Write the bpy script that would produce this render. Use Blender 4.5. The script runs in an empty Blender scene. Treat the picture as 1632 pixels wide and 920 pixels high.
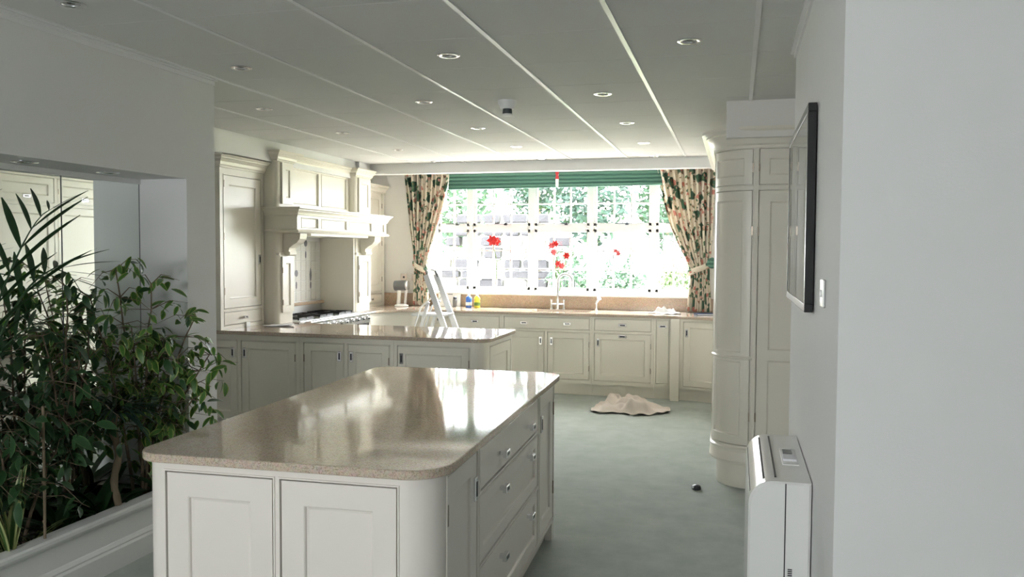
import bpy, bmesh, math, random
from mathutils import Vector, Matrix
random.seed(7)
S = bpy.context.scene
C = S.collection
PI = math.pi

# ------------------------------------------------------------------ camera
FL, YAW, PITCH, ROLL, CAMZ = 1321.74, 0.264096, 0.0438725, 0.00560994, 1.6
cam = bpy.data.cameras.new('camera'); cam_o = bpy.data.objects.new('camera', cam); C.objects.link(cam_o)
cam.sensor_fit = 'HORIZONTAL'; cam.sensor_width = 36.0; cam.lens = FL * 36.0 / 1632.0
cam.clip_start = 0.05; cam.clip_end = 300
fw = Vector((-math.sin(YAW)*math.cos(PITCH), math.cos(YAW)*math.cos(PITCH), -math.sin(PITCH)))
rt = Vector((math.cos(YAW), math.sin(YAW), 0)); up = rt.cross(fw)
r2 = rt*math.cos(ROLL) + up*math.sin(ROLL); u2 = -rt*math.sin(ROLL) + up*math.cos(ROLL)
mw = Matrix((r2, u2, -fw)).transposed().to_4x4(); mw.translation = (0, 0, CAMZ)
cam_o.matrix_world = mw
S.camera = cam_o

# ------------------------------------------------------------------ world, sun, exposure
S.view_settings.view_transform = 'Standard'; S.view_settings.look = 'None'
S.view_settings.gamma = 1.0; S.view_settings.use_curve_mapping = False
S.view_settings.exposure = 2.58
world = bpy.data.worlds.new('sky'); S.world = world; world.use_nodes = True
wn = world.node_tree; bgn = wn.nodes['Background']
bgn.inputs[0].default_value = (0.97, 0.975, 1.0, 1); bgn.inputs[1].default_value = 5.6
sun = bpy.data.lights.new('sun', 'SUN'); sun.energy = 7; sun.angle = 0.03; sun.color = (1, .95, .86)
sun_o = bpy.data.objects.new('sun', sun); C.objects.link(sun_o)
sun_o.rotation_euler = Vector((-.42, -.52, -1.05)).to_track_quat('-Z', 'Y').to_euler()
def portal(name, loc, rot, sx, sy):
    l = bpy.data.lights.new(name, 'AREA'); l.shape = 'RECTANGLE'; l.size = sx; l.size_y = sy
    l.cycles.is_portal = True
    o = bpy.data.objects.new(name, l); C.objects.link(o); o.location = loc; o.rotation_euler = rot
portal('portal_kitchen_window', (-2.08, 10.02, 1.8), (math.radians(-90), 0, 0), 3.3, 1.5)
portal('portal_rear_window', (-2.0, -3.25, 1.6), (math.radians(90), 0, 0), 1.5, 1.1)

# ------------------------------------------------------------------ materials
MATS = {}
def newmat(name):
    m = bpy.data.materials.new(name); m.use_nodes = True
    nt = m.node_tree; return m, nt, nt.nodes['Principled BSDF']
def simple(name, col, rough=0.5, metal=0.0, spec=0.5, bump=0, bscale=200, var=0, vscale=3, coat=0):
    m, nt, b = newmat(name)
    b.inputs['Base Color'].default_value = (*col, 1); b.inputs['Roughness'].default_value = rough
    b.inputs['Metallic'].default_value = metal; b.inputs['Specular IOR Level'].default_value = spec
    if coat: b.inputs['Coat Weight'].default_value = coat; b.inputs['Coat Roughness'].default_value = .1
    tc = nt.nodes.new('ShaderNodeTexCoord')
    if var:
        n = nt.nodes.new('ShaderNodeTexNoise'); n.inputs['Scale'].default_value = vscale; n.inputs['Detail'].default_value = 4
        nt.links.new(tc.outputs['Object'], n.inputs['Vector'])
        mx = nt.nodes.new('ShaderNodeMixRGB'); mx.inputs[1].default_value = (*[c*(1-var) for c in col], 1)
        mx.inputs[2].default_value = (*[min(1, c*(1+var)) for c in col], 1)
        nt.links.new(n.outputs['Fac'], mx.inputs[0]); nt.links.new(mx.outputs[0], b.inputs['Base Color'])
    if bump:
        n2 = nt.nodes.new('ShaderNodeTexNoise'); n2.inputs['Scale'].default_value = bscale; n2.inputs['Detail'].default_value = 2
        nt.links.new(tc.outputs['Object'], n2.inputs['Vector'])
        bp = nt.nodes.new('ShaderNodeBump'); bp.inputs['Strength'].default_value = bump; bp.inputs['Distance'].default_value = .01
        nt.links.new(n2.outputs['Fac'], bp.inputs['Height']); nt.links.new(bp.outputs['Normal'], b.inputs['Normal'])
    MATS[name] = m; return m
M = MATS
simple('cream', (.83, .79, .695), .32, var=.02)
simple('island_cream', (.83, .78, .725), .33, var=.02)
simple('wall', (.80, .80, .79), .75, bump=.05, bscale=120, var=.015)
simple('warm_wall', (.82, .80, .76), .7, bump=.05, bscale=120)
simple('ceiling', (.74, .74, .72), .85, bump=.12, bscale=260, var=.02)
simple('gridbar', (.84, .84, .84), .3)
simple('white', (.88, .88, .87), .4)
simple('white_gloss', (.86, .86, .84), .16)
simple('upvc', (.9, .9, .9), .3)
simple('chrome', (.78, .78, .8), .14, 1)
simple('brushed', (.62, .62, .62), .3, 1)
simple('dark_slot', (.03, .03, .035), .4)
simple('dark_metal', (.10, .11, .12), .35, .6)
simple('hinge', (.30, .25, .20), .3, 1)
simple('black', (.012, .012, .014), .3)
simple('mount', (.75, .75, .72), .8)
simple('alu', (.75, .76, .78), .3, 1)
simple('soil', (.035, .024, .016), .95, bump=.8, bscale=60)
simple('bark', (.16, .12, .08), .85, bump=.4, bscale=80)
simple('cane', (.22, .17, .11), .8, bump=.4, bscale=60)
simple('green_dark', (.018, .06, .018), .38, var=.3, vscale=6)
simple('green_palm', (.02, .065, .02), .35, var=.25, vscale=8)
simple('green_blue', (.02, .05, .035), .3)
simple('grass', (.30, .36, .16), .9, var=.4, vscale=5)
simple('paving', (.62, .60, .55), .85, var=.15, vscale=4)
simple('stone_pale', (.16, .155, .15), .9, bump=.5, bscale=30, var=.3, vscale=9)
simple('stone', (.016, .016, .019), .9, bump=.5, bscale=30, var=.3, vscale=9)  # near-black stones paint in the shadowed joints of the bright wall
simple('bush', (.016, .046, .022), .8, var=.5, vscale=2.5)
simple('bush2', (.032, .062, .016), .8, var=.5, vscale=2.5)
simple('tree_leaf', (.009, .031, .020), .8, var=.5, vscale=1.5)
simple('red', (.75, .03, .03), .5)
simple('pink', (.85, .18, .2), .5)
simple('stem', (.12, .22, .06), .5)
simple('blue', (.05, .17, .6), .3)
simple('yellow', (.8, .75, .08), .3)
simple('navy', (.02, .05, .12), .4)
simple('paper', (.85, .85, .88), .7)
simple('cloth_white', (.85, .85, .85), .9)
simple('rag', (.70, .62, .56), .95, bump=.5, bscale=150, var=.12, vscale=9)
simple('grey_plastic', (.16, .17, .18), .3)
simple('enamel', (.03, .03, .035), .15)
simple('tile', (.80, .785, .74), .18)
simple('motif', (.16, .15, .17), .4)
simple('socket_steel', (.55, .48, .44), .35, .7)
simple('red_tassel', (.6, .04, .05), .7)

def mirror_mat():
    m, nt, b = newmat('mirror'); b.inputs['Base Color'].default_value = (.86, .90, .87, 1)
    b.inputs['Metallic'].default_value = 1; b.inputs['Roughness'].default_value = .015; M['mirror'] = m
mirror_mat()
def glass_mat():
    m = bpy.data.materials.new('glass'); m.use_nodes = True; nt = m.node_tree
    for n in list(nt.nodes): nt.nodes.remove(n)
    out = nt.nodes.new('ShaderNodeOutputMaterial'); t = nt.nodes.new('ShaderNodeBsdfTransparent')
    g = nt.nodes.new('ShaderNodeBsdfGlossy'); g.inputs['Roughness'].default_value = .02
    f = nt.nodes.new('ShaderNodeFresnel'); f.inputs['IOR'].default_value = 1.45
    mx = nt.nodes.new('ShaderNodeMixShader'); t.inputs[0].default_value = (.97, .98, .975, 1)
    gm = nt.nodes.new('ShaderNodeNewGeometry'); iv = nt.nodes.new('ShaderNodeMath'); iv.operation = 'SUBTRACT'; iv.inputs[0].default_value = 1; nt.links.new(gm.outputs['Backfacing'], iv.inputs[1])
    ml = nt.nodes.new('ShaderNodeMath'); ml.operation = 'MULTIPLY'; nt.links.new(f.outputs[0], ml.inputs[0]); nt.links.new(iv.outputs[0], ml.inputs[1])
    nt.links.new(ml.outputs[0], mx.inputs[0]); nt.links.new(t.outputs[0], mx.inputs[1]); nt.links.new(g.outputs[0], mx.inputs[2])
    nt.links.new(mx.outputs[0], out.inputs[0]); M['glass'] = m
glass_mat()
def granite(name, base, dark, rough):
    m, nt, b = newmat(name); tc = nt.nodes.new('ShaderNodeTexCoord')
    v = nt.nodes.new('ShaderNodeTexVoronoi'); v.inputs['Scale'].default_value = 300
    n = nt.nodes.new('ShaderNodeTexNoise'); n.inputs['Scale'].default_value = 60; n.inputs['Detail'].default_value = 5
    nt.links.new(tc.outputs['Object'], v.inputs['Vector']); nt.links.new(tc.outputs['Object'], n.inputs['Vector'])
    cr = nt.nodes.new('ShaderNodeValToRGB'); e = cr.color_ramp.elements
    e[0].position = .0; e[0].color = (*dark, 1); e[1].position = .30; e[1].color = (*base, 1)
    x = e.new(.85); x.color = (*[min(1, c*1.18) for c in base], 1)
    sp = nt.nodes.new('ShaderNodeSeparateColor'); nt.links.new(v.outputs['Color'], sp.inputs[0])
    nt.links.new(sp.outputs[0], cr.inputs[0])
    mx = nt.nodes.new('ShaderNodeMixRGB'); mx.blend_type = 'MULTIPLY'; mx.inputs[0].default_value = .35
    nt.links.new(cr.outputs[0], mx.inputs[1]); nt.links.new(n.outputs['Color'], mx.inputs[2])
    nt.links.new(mx.outputs[0], b.inputs['Base Color']); b.inputs['Roughness'].default_value = rough
    M[name] = m
granite('granite', (.62, .51, .41), (.40, .30, .22), .06)
granite('splash_granite', (.56, .42, .30), (.28, .18, .11), .2)
def carpet():
    m, nt, b = newmat('carpet'); tc = nt.nodes.new('ShaderNodeTexCoord')
    n = nt.nodes.new('ShaderNodeTexNoise'); n.inputs['Scale'].default_value = 5; n.inputs['Detail'].default_value = 12; n.inputs['Roughness'].default_value = .7
    n2 = nt.nodes.new('ShaderNodeTexNoise'); n2.inputs['Scale'].default_value = 350; n2.inputs['Detail'].default_value = 2
    nt.links.new(tc.outputs['Object'], n.inputs['Vector']); nt.links.new(tc.outputs['Object'], n2.inputs['Vector'])
    cr = nt.nodes.new('ShaderNodeValToRGB'); e = cr.color_ramp.elements
    e[0].position = .3; e[0].color = (.40, .47, .41, 1); e[1].position = .7; e[1].color = (.57, .63, .57, 1)
    nt.links.new(n.outputs['Fac'], cr.inputs[0])
    mx = nt.nodes.new('ShaderNodeMixRGB'); mx.blend_type = 'MULTIPLY'; mx.inputs[0].default_value = .5
    nt.links.new(cr.outputs[0], mx.inputs[1]); nt.links.new(n2.outputs['Fac'], mx.inputs[2])
    nt.links.new(mx.outputs[0], b.inputs['Base Color']); b.inputs['Roughness'].default_value = .95
    b.inputs['Sheen Weight'].default_value = .3
    bp = nt.nodes.new('ShaderNodeBump'); bp.inputs['Strength'].default_value = .6; bp.inputs['Distance'].default_value = .006
    nt.links.new(n2.outputs['Fac'], bp.inputs['Height']); nt.links.new(bp.outputs['Normal'], b.inputs['Normal'])
    M['carpet'] = m
carpet()
def floral():
    m, nt, b = newmat('floral'); tc = nt.nodes.new('ShaderNodeTexCoord'); L = nt.links
    def blob(scale, seed, thr, soft):
        mp = nt.nodes.new('ShaderNodeMapping'); mp.inputs['Location'].default_value = (seed, seed*1.7, 0); L.new(tc.outputs['UV'], mp.inputs[0])
        ns = nt.nodes.new('ShaderNodeTexNoise'); ns.inputs['Scale'].default_value = scale*2; L.new(mp.outputs[0], ns.inputs['Vector'])
        ad = nt.nodes.new('ShaderNodeMixRGB'); ad.inputs[0].default_value = .06; L.new(mp.outputs[0], ad.inputs[1]); L.new(ns.outputs['Color'], ad.inputs[2])
        v = nt.nodes.new('ShaderNodeTexVoronoi'); v.inputs['Scale'].default_value = scale; L.new(ad.outputs[0], v.inputs['Vector'])
        r = nt.nodes.new('ShaderNodeValToRGB'); r.color_ramp.elements[0].position = thr; r.color_ramp.elements[0].color = (1, 1, 1, 1)
        r.color_ramp.elements[1].position = thr+soft; r.color_ramp.elements[1].color = (0, 0, 0, 1)
        L.new(v.outputs['Distance'], r.inputs[0]); return r.outputs[0]
    cur = None
    col = nt.nodes.new('ShaderNodeRGB'); col.outputs[0].default_value = (.82, .75, .63, 1); cur = col.outputs[0]
    for scale, seed, thr, c in ((8, 2.1, .37, (.06, .14, .085)), (15, 5.3, .24, (.13, .21, .11)), (10, 9.7, .20, (.62, .25, .20)), (17, 3.3, .2, (.32, .19, .11)), (12, 13.1, .17, (.74, .45, .38))):
        mx = nt.nodes.new('ShaderNodeMixRGB'); mx.inputs[2].default_value = (*c, 1)
        L.new(blob(scale, seed, thr, .05), mx.inputs[0]); L.new(cur, mx.inputs[1]); cur = mx.outputs[0]
    L.new(cur, b.inputs['Base Color']); b.inputs['Roughness'].default_value = .85
    tr = nt.nodes.new('ShaderNodeBsdfTranslucent'); L.new(cur, tr.inputs[0]); ms = nt.nodes.new('ShaderNodeMixShader'); ms.inputs[0].default_value = .22
    L.new(b.outputs[0], ms.inputs[1]); L.new(tr.outputs[0], ms.inputs[2]); L.new(ms.outputs[0], nt.nodes['Material Output'].inputs[0])
    M['floral'] = m
floral()
def blind_mat():
    m, nt, b = newmat('blind_green'); tc = nt.nodes.new('ShaderNodeTexCoord')
    w = nt.nodes.new('ShaderNodeTexWave'); w.bands_direction = 'Z'; w.inputs['Scale'].default_value = 7; w.inputs['Distortion'].default_value = .8
    nt.links.new(tc.outputs['Object'], w.inputs['Vector'])
    mx = nt.nodes.new('ShaderNodeMixRGB'); mx.inputs[1].default_value = (.03, .11, .085, 1); mx.inputs[2].default_value = (.13, .28, .21, 1)  # dark bands of the striped cloth also paint shade between the pleats
    nt.links.new(w.outputs['Fac'], mx.inputs[0]); nt.links.new(mx.outputs[0], b.inputs['Base Color']); b.inputs['Roughness'].default_value = .7
    M['blind_green'] = m
blind_mat()
def varieg(name, inner, edge, axis_scale):
    # leaf: green centre with pale margins (v-shaped by UV.x)
    m, nt, b = newmat(name); tc = nt.nodes.new('ShaderNodeTexCoord')
    sx = nt.nodes.new('ShaderNodeSeparateXYZ'); nt.links.new(tc.outputs['UV'], sx.inputs[0])
    cr = nt.nodes.new('ShaderNodeValToRGB'); e = cr.color_ramp.elements
    e[0].position = axis_scale; e[0].color = (*inner, 1); e[1].position = axis_scale+.2; e[1].color = (*edge, 1)
    nt.links.new(sx.outputs[0], cr.inputs[0]); nt.links.new(cr.outputs[0], b.inputs['Base Color']); b.inputs['Roughness'].default_value = .4
    M[name] = m
varieg('ficus_leaf', (.065, .17, .03), (.30, .36, .10), .6)
varieg('ficus_leaf_dark', (.02, .065, .02), (.05, .11, .035), .7)
varieg('strap_varieg', (.05, .12, .03), (.38, .42, .18), .35)

# ------------------------------------------------------------------ mesh helpers
class MB:
    def __init__(s): s.v = []; s.f = []; s.m = []; s.uv = None; s.mi = 0
    def add(s, vs, fs):
        o = len(s.v); s.v += [tuple(p) for p in vs]
        for f in fs: s.f.append(tuple(i+o for i in f)); s.m.append(s.mi)
        return s
    def box(s, x0, x1, y0, y1, z0, z1, fn=None):
        vs = [(x, y, z) for z in (z0, z1) for y in (y0, y1) for x in (x0, x1)]
        if fn: vs = [fn(*p) for p in vs]
        return s.add(vs, [(0, 2, 3, 1), (4, 5, 7, 6), (0, 1, 5, 4), (2, 6, 7, 3), (0, 4, 6, 2), (1, 3, 7, 5)])
    def rings(s, rings, close=True, cap=True):
        n = len(rings[0]); vs = [p for r in rings for p in r]; fs = []
        for k in range(len(rings)-1):
            for i in range(n if close else n-1):
                j = (i+1) % n; fs.append((k*n+i, k*n+j, (k+1)*n+j, (k+1)*n+i))
        if cap: fs.append(tuple(range(n))[::-1]); fs.append(tuple((len(rings)-1)*n+i for i in range(n)))
        return s.add(vs, fs)
    def lathe(s, prof, n=24, c=(0, 0, 0), cap=True):
        return s.rings([[(c[0]+r*math.cos(2*PI*i/n), c[1]+r*math.sin(2*PI*i/n), c[2]+z) for i in range(n)] for r, z in prof], True, cap)
    def tube(s, pts, r, n=8, cap=True):
        pts = [Vector(p) for p in pts]; rs = r if isinstance(r, (list, tuple)) else [r]*len(pts); R = []; pa = None
        for i, p in enumerate(pts):
            d = (pts[min(i+1, len(pts)-1)] - pts[max(i-1, 0)]).normalized()
            if pa is None: pa = d.orthogonal().normalized()
            else:
                pa = (pa - d*pa.dot(d)); pa = pa.normalized() if pa.length > 1e-6 else d.orthogonal().normalized()
            b = d.cross(pa); R.append([p + (pa*math.cos(2*PI*k/n) + b*math.sin(2*PI*k/n))*rs[i] for k in range(n)])
        return s.rings(R, True, cap)
    def prism(s, poly, z0, z1):   # poly in xy
        n = len(poly); return s.rings([[(x, y, z0) for x, y in poly], [(x, y, z1) for x, y in poly]])
    def extrude(s, poly, fn, a0, a1):  # poly of (p,q); fn(p,q,a)->xyz
        return s.rings([[fn(p, q, a0) for p, q in poly], [fn(p, q, a1) for p, q in poly]])
def obj(name, mb, mats, parent=None, smooth=False, local=False, bevel=0, angle=40):
    me = bpy.data.meshes.new(name); me.from_pydata(mb.v, [], mb.f)
    mats = mats if isinstance(mats, (list, tuple)) else [mats]
    for m in mats: me.materials.append(M[m])
    if len(mats) > 1:
        for p, mi in zip(me.polygons, mb.m): p.material_index = mi
    bm = bmesh.new(); bm.from_mesh(me); bmesh.ops.recalc_face_normals(bm, faces=bm.faces); bm.to_mesh(me); bm.free()
    if mb.uv:
        uvl = me.uv_layers.new(name='UVMap')
        for l in me.loops: uvl.data[l.index].uv = mb.uv[l.vertex_index]
    if smooth:
        for p in me.polygons: p.use_smooth = True
        me.set_sharp_from_angle(angle=math.radians(angle))
    o = bpy.data.objects.new(name, me); C.objects.link(o)
    if parent is not None:
        o.parent = parent
        if not local: o.matrix_parent_inverse = world_of(parent).inverted()
    if bevel:
        md = o.modifiers.new('bevel', 'BEVEL'); md.width = bevel; md.segments = 2; md.limit_method = 'ANGLE'; md.angle_limit = math.radians(50)
    return o
def world_of(o):
    m = Matrix.LocRotScale(o.location, o.rotation_euler, o.scale)
    return world_of(o.parent) @ o.matrix_parent_inverse @ m if o.parent else m
def tag(o, label=None, cat=None, group=None, kind=None):
    if label: o['label'] = label
    if cat: o['category'] = cat
    if group: o['group'] = group
    if kind: o['kind'] = kind
    return o
def thing(name, label, cat, loc=(0, 0, 0), rotz=0, group=None):
    o = bpy.data.objects.new(name, None); C.objects.link(o); o.empty_display_size = .1
    o.location = loc; o.rotation_euler = (0, 0, rotz); return tag(o, label, cat, group)
def struct(name, mb, mats, **k):
    return tag(obj(name, mb, mats, **k), kind='structure')
def copy_tree(o, parent=None):
    c = o.copy(); C.objects.link(c); c.parent = parent
    for ch in list(o.children): copy_tree(ch, c)
    return c

# front frames: (u along the front, z up, n outwards) -> world
def flat(ox, oy, ux, uy, nx, ny):
    f = lambda u, z, n: (ox+u*ux+n*nx, oy+u*uy+n*ny, z)
    f.seg = 1; return f
def faceY(y): return flat(0, y, 1, 0, 0, -1)        # faces the camera, u = X
def faceXp(x): return flat(x, 0, 0, 1, 1, 0)        # faces +X, u = Y
def faceXm(x): return flat(x, 0, 0, 1, -1, 0)       # faces -X, u = Y
def arc(cx, cy, r, a0, convex=True, seg=10):        # u = arc length from angle a0 (radians); outward = away from centre if convex
    s = 1 if convex else -1
    f = lambda u, z, n: (cx+(r+s*n)*math.cos(a0+u/r), cy+(r+s*n)*math.sin(a0+u/r), z)
    f.seg = seg; return f
def rect(F, u0, u1, z0, z1, n):
    k = F.seg
    return [F(u0+(u1-u0)*i/k, z0, n) for i in range(k+1)] + [F(u1+(u0-u1)*i/k, z1, n) for i in range(k+1)]
def nest(mb, F, loops, back=False):
    # loops: (u0,u1,z0,z1,n) nested; last one filled as a strip
    R = [rect(F, *l) for l in loops]; mb.rings(R, True, False)
    k = F.seg; last = R[-1]; n = len(last)
    mb.add(last, [(i, i+1, n-2-i, n-1-i) for i in range(k)])
def slab(mb, F, u0, u1, z0, z1, n0, n1):
    k = F.seg; a = rect(F, u0, u1, z0, z1, n0); b = rect(F, u0, u1, z0, z1, n1); n = len(a)
    mb.rings([a, b], True, False)
    mb.add(a, [(i, i+1, n-2-i, n-1-i) for i in range(k)]); mb.add(b, [(i, i+1, n-2-i, n-1-i) for i in range(k)])
def frame(mb, F, U0, U1, Z0, Z1, openings, depth=.02):
    us = sorted({U0, U1} | {o[0] for o in openings} | {o[1] for o in openings})
    zs = sorted({Z0, Z1} | {o[2] for o in openings} | {o[3] for o in openings})
    for a, b in zip(us, us[1:]):
        for c, d in zip(zs, zs[1:]):
            mu, mz = (a+b)/2, (c+d)/2
            if any(o[0] < mu < o[1] and o[2] < mz < o[3] for o in openings): continue
            slab(mb, F, a, b, c, d, -depth, 0)
    for o in openings:      # cock bead round each opening
        w = .007
        nest2 = [(o[0]-w, o[1]+w, o[2]-w, o[3]+w, 0), (o[0]-w*.8, o[1]+w*.8, o[2]-w*.8, o[3]+w*.8, .004), (o[0]-.001, o[1]+.001, o[2]-.001, o[3]+.001, .004), (o[0], o[1], o[2], o[3], -.004)]
        mb.rings([rect(F, *l) for l in nest2], True, False)
def door(F, parent, u0, u1, z0, z1, name='door', stile=.07, panel=True, mat='cream', splits=()):
    g = .0045; mb = MB(); a, b, c, d = u0+g, u1-g, z0+g, z1-g
    k = F.seg
    if not panel:
        nest(mb, F, [(a, b, c, d, -.018), (a, b, c, d, -.001), (a+.002, b-.002, c+.002, d-.002, 0)])
    else:
        zz = [c] + list(splits) + [d]
        # frame slab cells around panels
        rects = []
        for i in range(len(zz)-1):
            lo = zz[i] + (stile if i == 0 else stile*.5); hi = zz[i+1] - (stile if i == len(zz)-2 else stile*.5)
            rects.append((a+stile, b-stile, lo, hi))
        us = [a, a+stile, b-stile, b]; zs = sorted({c, d} | {r[2] for r in rects} | {r[3] for r in rects})
        for p, q in zip(us, us[1:]):
            for r, t in zip(zs, zs[1:]):
                mu, mz = (p+q)/2, (r+t)/2
                if any(R[0] < mu < R[1] and R[2] < mz < R[3] for R in rects): continue
                slab(mb, F, p, q, r, t, -.018, 0)
        for R in rects:
            m1 = .004; m2 = .014
            nest(mb, F, [(*R, 0), (R[0]+m1, R[1]-m1, R[2]+m1, R[3]-m1, -.003), (R[0]+m1*1.6, R[1]-m1*1.6, R[2]+m1*1.6, R[3]-m1*1.6, -.010), (R[0]+m2, R[1]-m2, R[2]+m2, R[3]-m2, -.012)])
    return obj(name, mb, mat, parent, smooth=(k > 1))
def handle(F, parent, u, z, vertical=True, s=1.15):
    w, h = (.028*s, .075*s) if vertical else (.075*s, .028*s)
    mb = MB(); F1 = lambda a, b, n: F(a, b, n); F1.seg = 1
    nest(mb, F1, [(u-w/2, u+w/2, z-h/2, z+h/2, 0), (u-w/2, u+w/2, z-h/2, z+h/2, .006), (u-w/2+.003, u+w/2-.003, z-h/2+.003, z+h/2-.003, .009)])
    mb.mi = 1
    ww, hh = (w*.38, h*.62) if vertical else (w*.62, h*.38)
    nest(mb, F1, [(u-ww/2, u+ww/2, z-hh/2, z+hh/2, .0085), (u-ww/2, u+ww/2, z-hh/2, z+hh/2, .0105), (u-ww/2+.001, u+ww/2-.001, z-hh/2+.001, z+hh/2-.001, .0108)])
    return obj('handle', mb, ['chrome', 'dark_slot'], parent)
def knob(F, parent, u, z, s=1.0):
    mb = MB(); F1 = lambda a, b, n: F(a, b, n); F1.seg = 1
    def blk(w, h, n0, n1): nest(mb, F1, [(u-w, u+w, z-h, z+h, n0), (u-w, u+w, z-h, z+h, n1-.002), (u-w+.002, u+w-.002, z-h+.002, z+h-.002, n1)])
    blk(.012*s, .008*s, 0, .018); blk(.027*s, .014*s, .016, .034); mb.mi = 1; blk(.017*s, .007*s, .0335, .0352)
    return obj('knob', mb, ['chrome', 'dark_slot'], parent)
def hinge(F, parent, u, z, h=.06):
    mb = MB(); F1 = lambda a, b, n: F(a, b, n); F1.seg = 1
    slab(mb, F1, u-.004, u+.004, z-h/2, z+h/2, -.003, .006); return obj('hinge', mb, 'hinge', parent)
def cornice_profile(h, p):   # (out, z) from bottom inside to top
    return [(0, 0), (p*.18, 0), (p*.18, h*.12), (p*.30, h*.2), (p*.38, h*.42), (p*.62, h*.62), (p*.72, h*.66), (p*.72, h*.74), (p*.95, h*.84), (p, h*.88), (p, h), (0, h)]
def moulding(mb, path, prof, z):
    # path: list of (x,y,nx,ny) mitred outward vectors; prof (out,z)
    R = [[(x+nx*o, y+ny*o, z+h) for o, h in prof] for x, y, nx, ny in path]
    mb.rings(R, True, True)

# ================================================================== ROOM SHELL
CE, XL, XM, XR, YB = 2.6, -2.995, -3.31, .27, 9.80
XK = -4.72      # kitchen left wall
mb = MB(); mb.box(-5.2, 3.8, -3.4, 10.0, -.1, 0); struct('floor', mb, 'carpet')
# left wall with planted niche
mb = MB()
mb.box(-3.33, XL, -3.2, .9, 0, CE+.3); mb.box(-3.33, XL, .9, 4.046, 2.003, CE+.3); mb.box(XK, XL, 4.046, 4.31, 0, CE+.3)
mb.box(-3.50, -3.33, -3.2, 4.31, 0, CE+.3)
struct('wall_left', mb, 'wall')
mb = MB(); mb.box(XK-.2, XK, 4.1, YB+.3, 0, 2.95); struct('wall_kitchen_left', mb, 'wall')
# window wall with opening
WX0, WX1, WZ0, WZ1 = -3.74, -.42, 1.075, 2.52
mb = MB(); mb.box(XK-.2, WX0, YB, YB+.3, 0, 2.95); mb.box(WX1, .8, YB, YB+.3, 0, 2.95)
mb.box(WX0, WX1, YB, YB+.3, 0, WZ0); mb.box(WX0, WX1, YB, YB+.3, WZ1, 2.95); struct('wall_back', mb, 'warm_wall')
mb = MB(); mb.box(XR, 3.6, 2.40, 4.40, 0, CE+.3); struct('wall_right', mb, 'wall')
mb = MB(); mb.box(.5, .75, 4.40, YB, 0, 2.95); struct('wall_kitchen_right', mb, 'warm_wall')
mb = MB(); mb.box(3.5, 3.75, -3.2, 2.4, 0, CE+.3); struct('wall_side', mb, 'wall')
# rear wall behind the camera with wide window opening
mb = MB(); mb.box(-3.5, -2.75, -3.35, -3.1, 0, CE+.3); mb.box(-1.25, 3.75, -3.35, -3.1, 0, CE+.3); mb.box(-2.75, -1.25, -3.35, -3.1, 0, 1.05); mb.box(-2.75, -1.25, -3.35, -3.1, 2.15, CE+.3)
struct('wall_rear', mb, 'wall')
# upper ceiling slab (above the recess round the kitchen units)
mb = MB(); mb.box(-5.2, 3.8, -3.4, 10.2, 2.9, 3.0); struct('ceiling_slab', mb, 'white')
# suspended ceiling: tiles and grid bars
ceil = struct('ceiling', MB().box(-4.12, 3.5, -3.1, 8.84, CE+.012, CE+.03), 'ceiling')
tm = {}
XG = [-.53+.6*k for k in range(-7, 8)]; YG = [.13+.6*k for k in range(-6, 15)]
xs = [-4.12] + [x for x in XG if -4.1 < x < 3.5] + [3.5]; ys = [-3.1] + [y for y in YG if -3.1 < y < 8.8] + [8.84]
for i in range(len(xs)-1):
    for j in range(len(ys)-1):
        x0, x1, y0, y1 = xs[i], xs[i+1], ys[j], ys[j+1]
        if y1 < 1.7: continue
        if x1 <= XL+.06 and y1 < 4.2: continue
        if x0 >= XR and y0 < 4.4 and y0 >= 2.4: continue
        if x0 < XL and y0 < 4.31 and x1 < XL+.05: continue
        w, d = round(x1-x0, 3), round(y1-y0, 3)
        if (w, d) not in tm:
            mbt = MB(); a, b = w/2-.0035, d/2-.0012
            mbt.rings([[(-a, -b, .012), (a, -b, .012), (a, b, .012), (-a, b, .012)], [(-a, -b, .002), (a, -b, .002), (a, b, .002), (-a, b, .002)],
                       [(-a+.004, -b+.003, 0), (a-.004, -b+.003, 0), (a-.004, b-.003, 0), (-a+.004, b-.003, 0)]])
            o = obj('ceiling_tile', mbt, 'ceiling', ceil); tm[(w, d)] = o.data
        else:
            o = bpy.data.objects.new('ceiling_tile', tm[(w, d)]); C.objects.link(o); o.parent = ceil
        o.location = ((x0+x1)/2, (y0+y1)/2, CE)
for x in XG:
    if -4.1 < x < 1.2:
        y0 = 4.31 if x < XL+.05 else (1.7 if x < XR else 4.4)
        mb = MB(); mb.box(x-.011, x+.011, y0, 8.84, CE-.006, CE+.004); obj('grid_bar', mb, 'gridbar', ceil)
mb = MB(); mb.box(XL, XL+.028, 0, 4.31, CE-.008, CE+.002); mb.box(XL, XL+.008, 0, 4.31, CE-.03, CE-.002); struct('trim_1', mb, 'gridbar')
mb = MB(); mb.box(XR-.028, XR, 2.4, 4.40, CE-.008, CE+.002); mb.box(XR-.01, XR, 2.4, 4.40, CE-.026, CE-.002); struct('trim_2', mb, 'gridbar')
mb = MB(); mb.box(XK, .5, 8.84, 8.96, 2.485, 2.9); struct('trim_3', mb, 'white')               # beam before the window
mb = MB(); mb.box(XK, -4.13, 4.31, 8.84, 2.405, 2.9); struct('trim_6', mb, 'wall')             # boxing over the left cupboards
mb = MB(); mb.box(-.08, .5, 5.68, 8.84, 2.36, CE+.05); struct('trim_4', mb, 'warm_wall')       # boxing over the tall units

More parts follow.
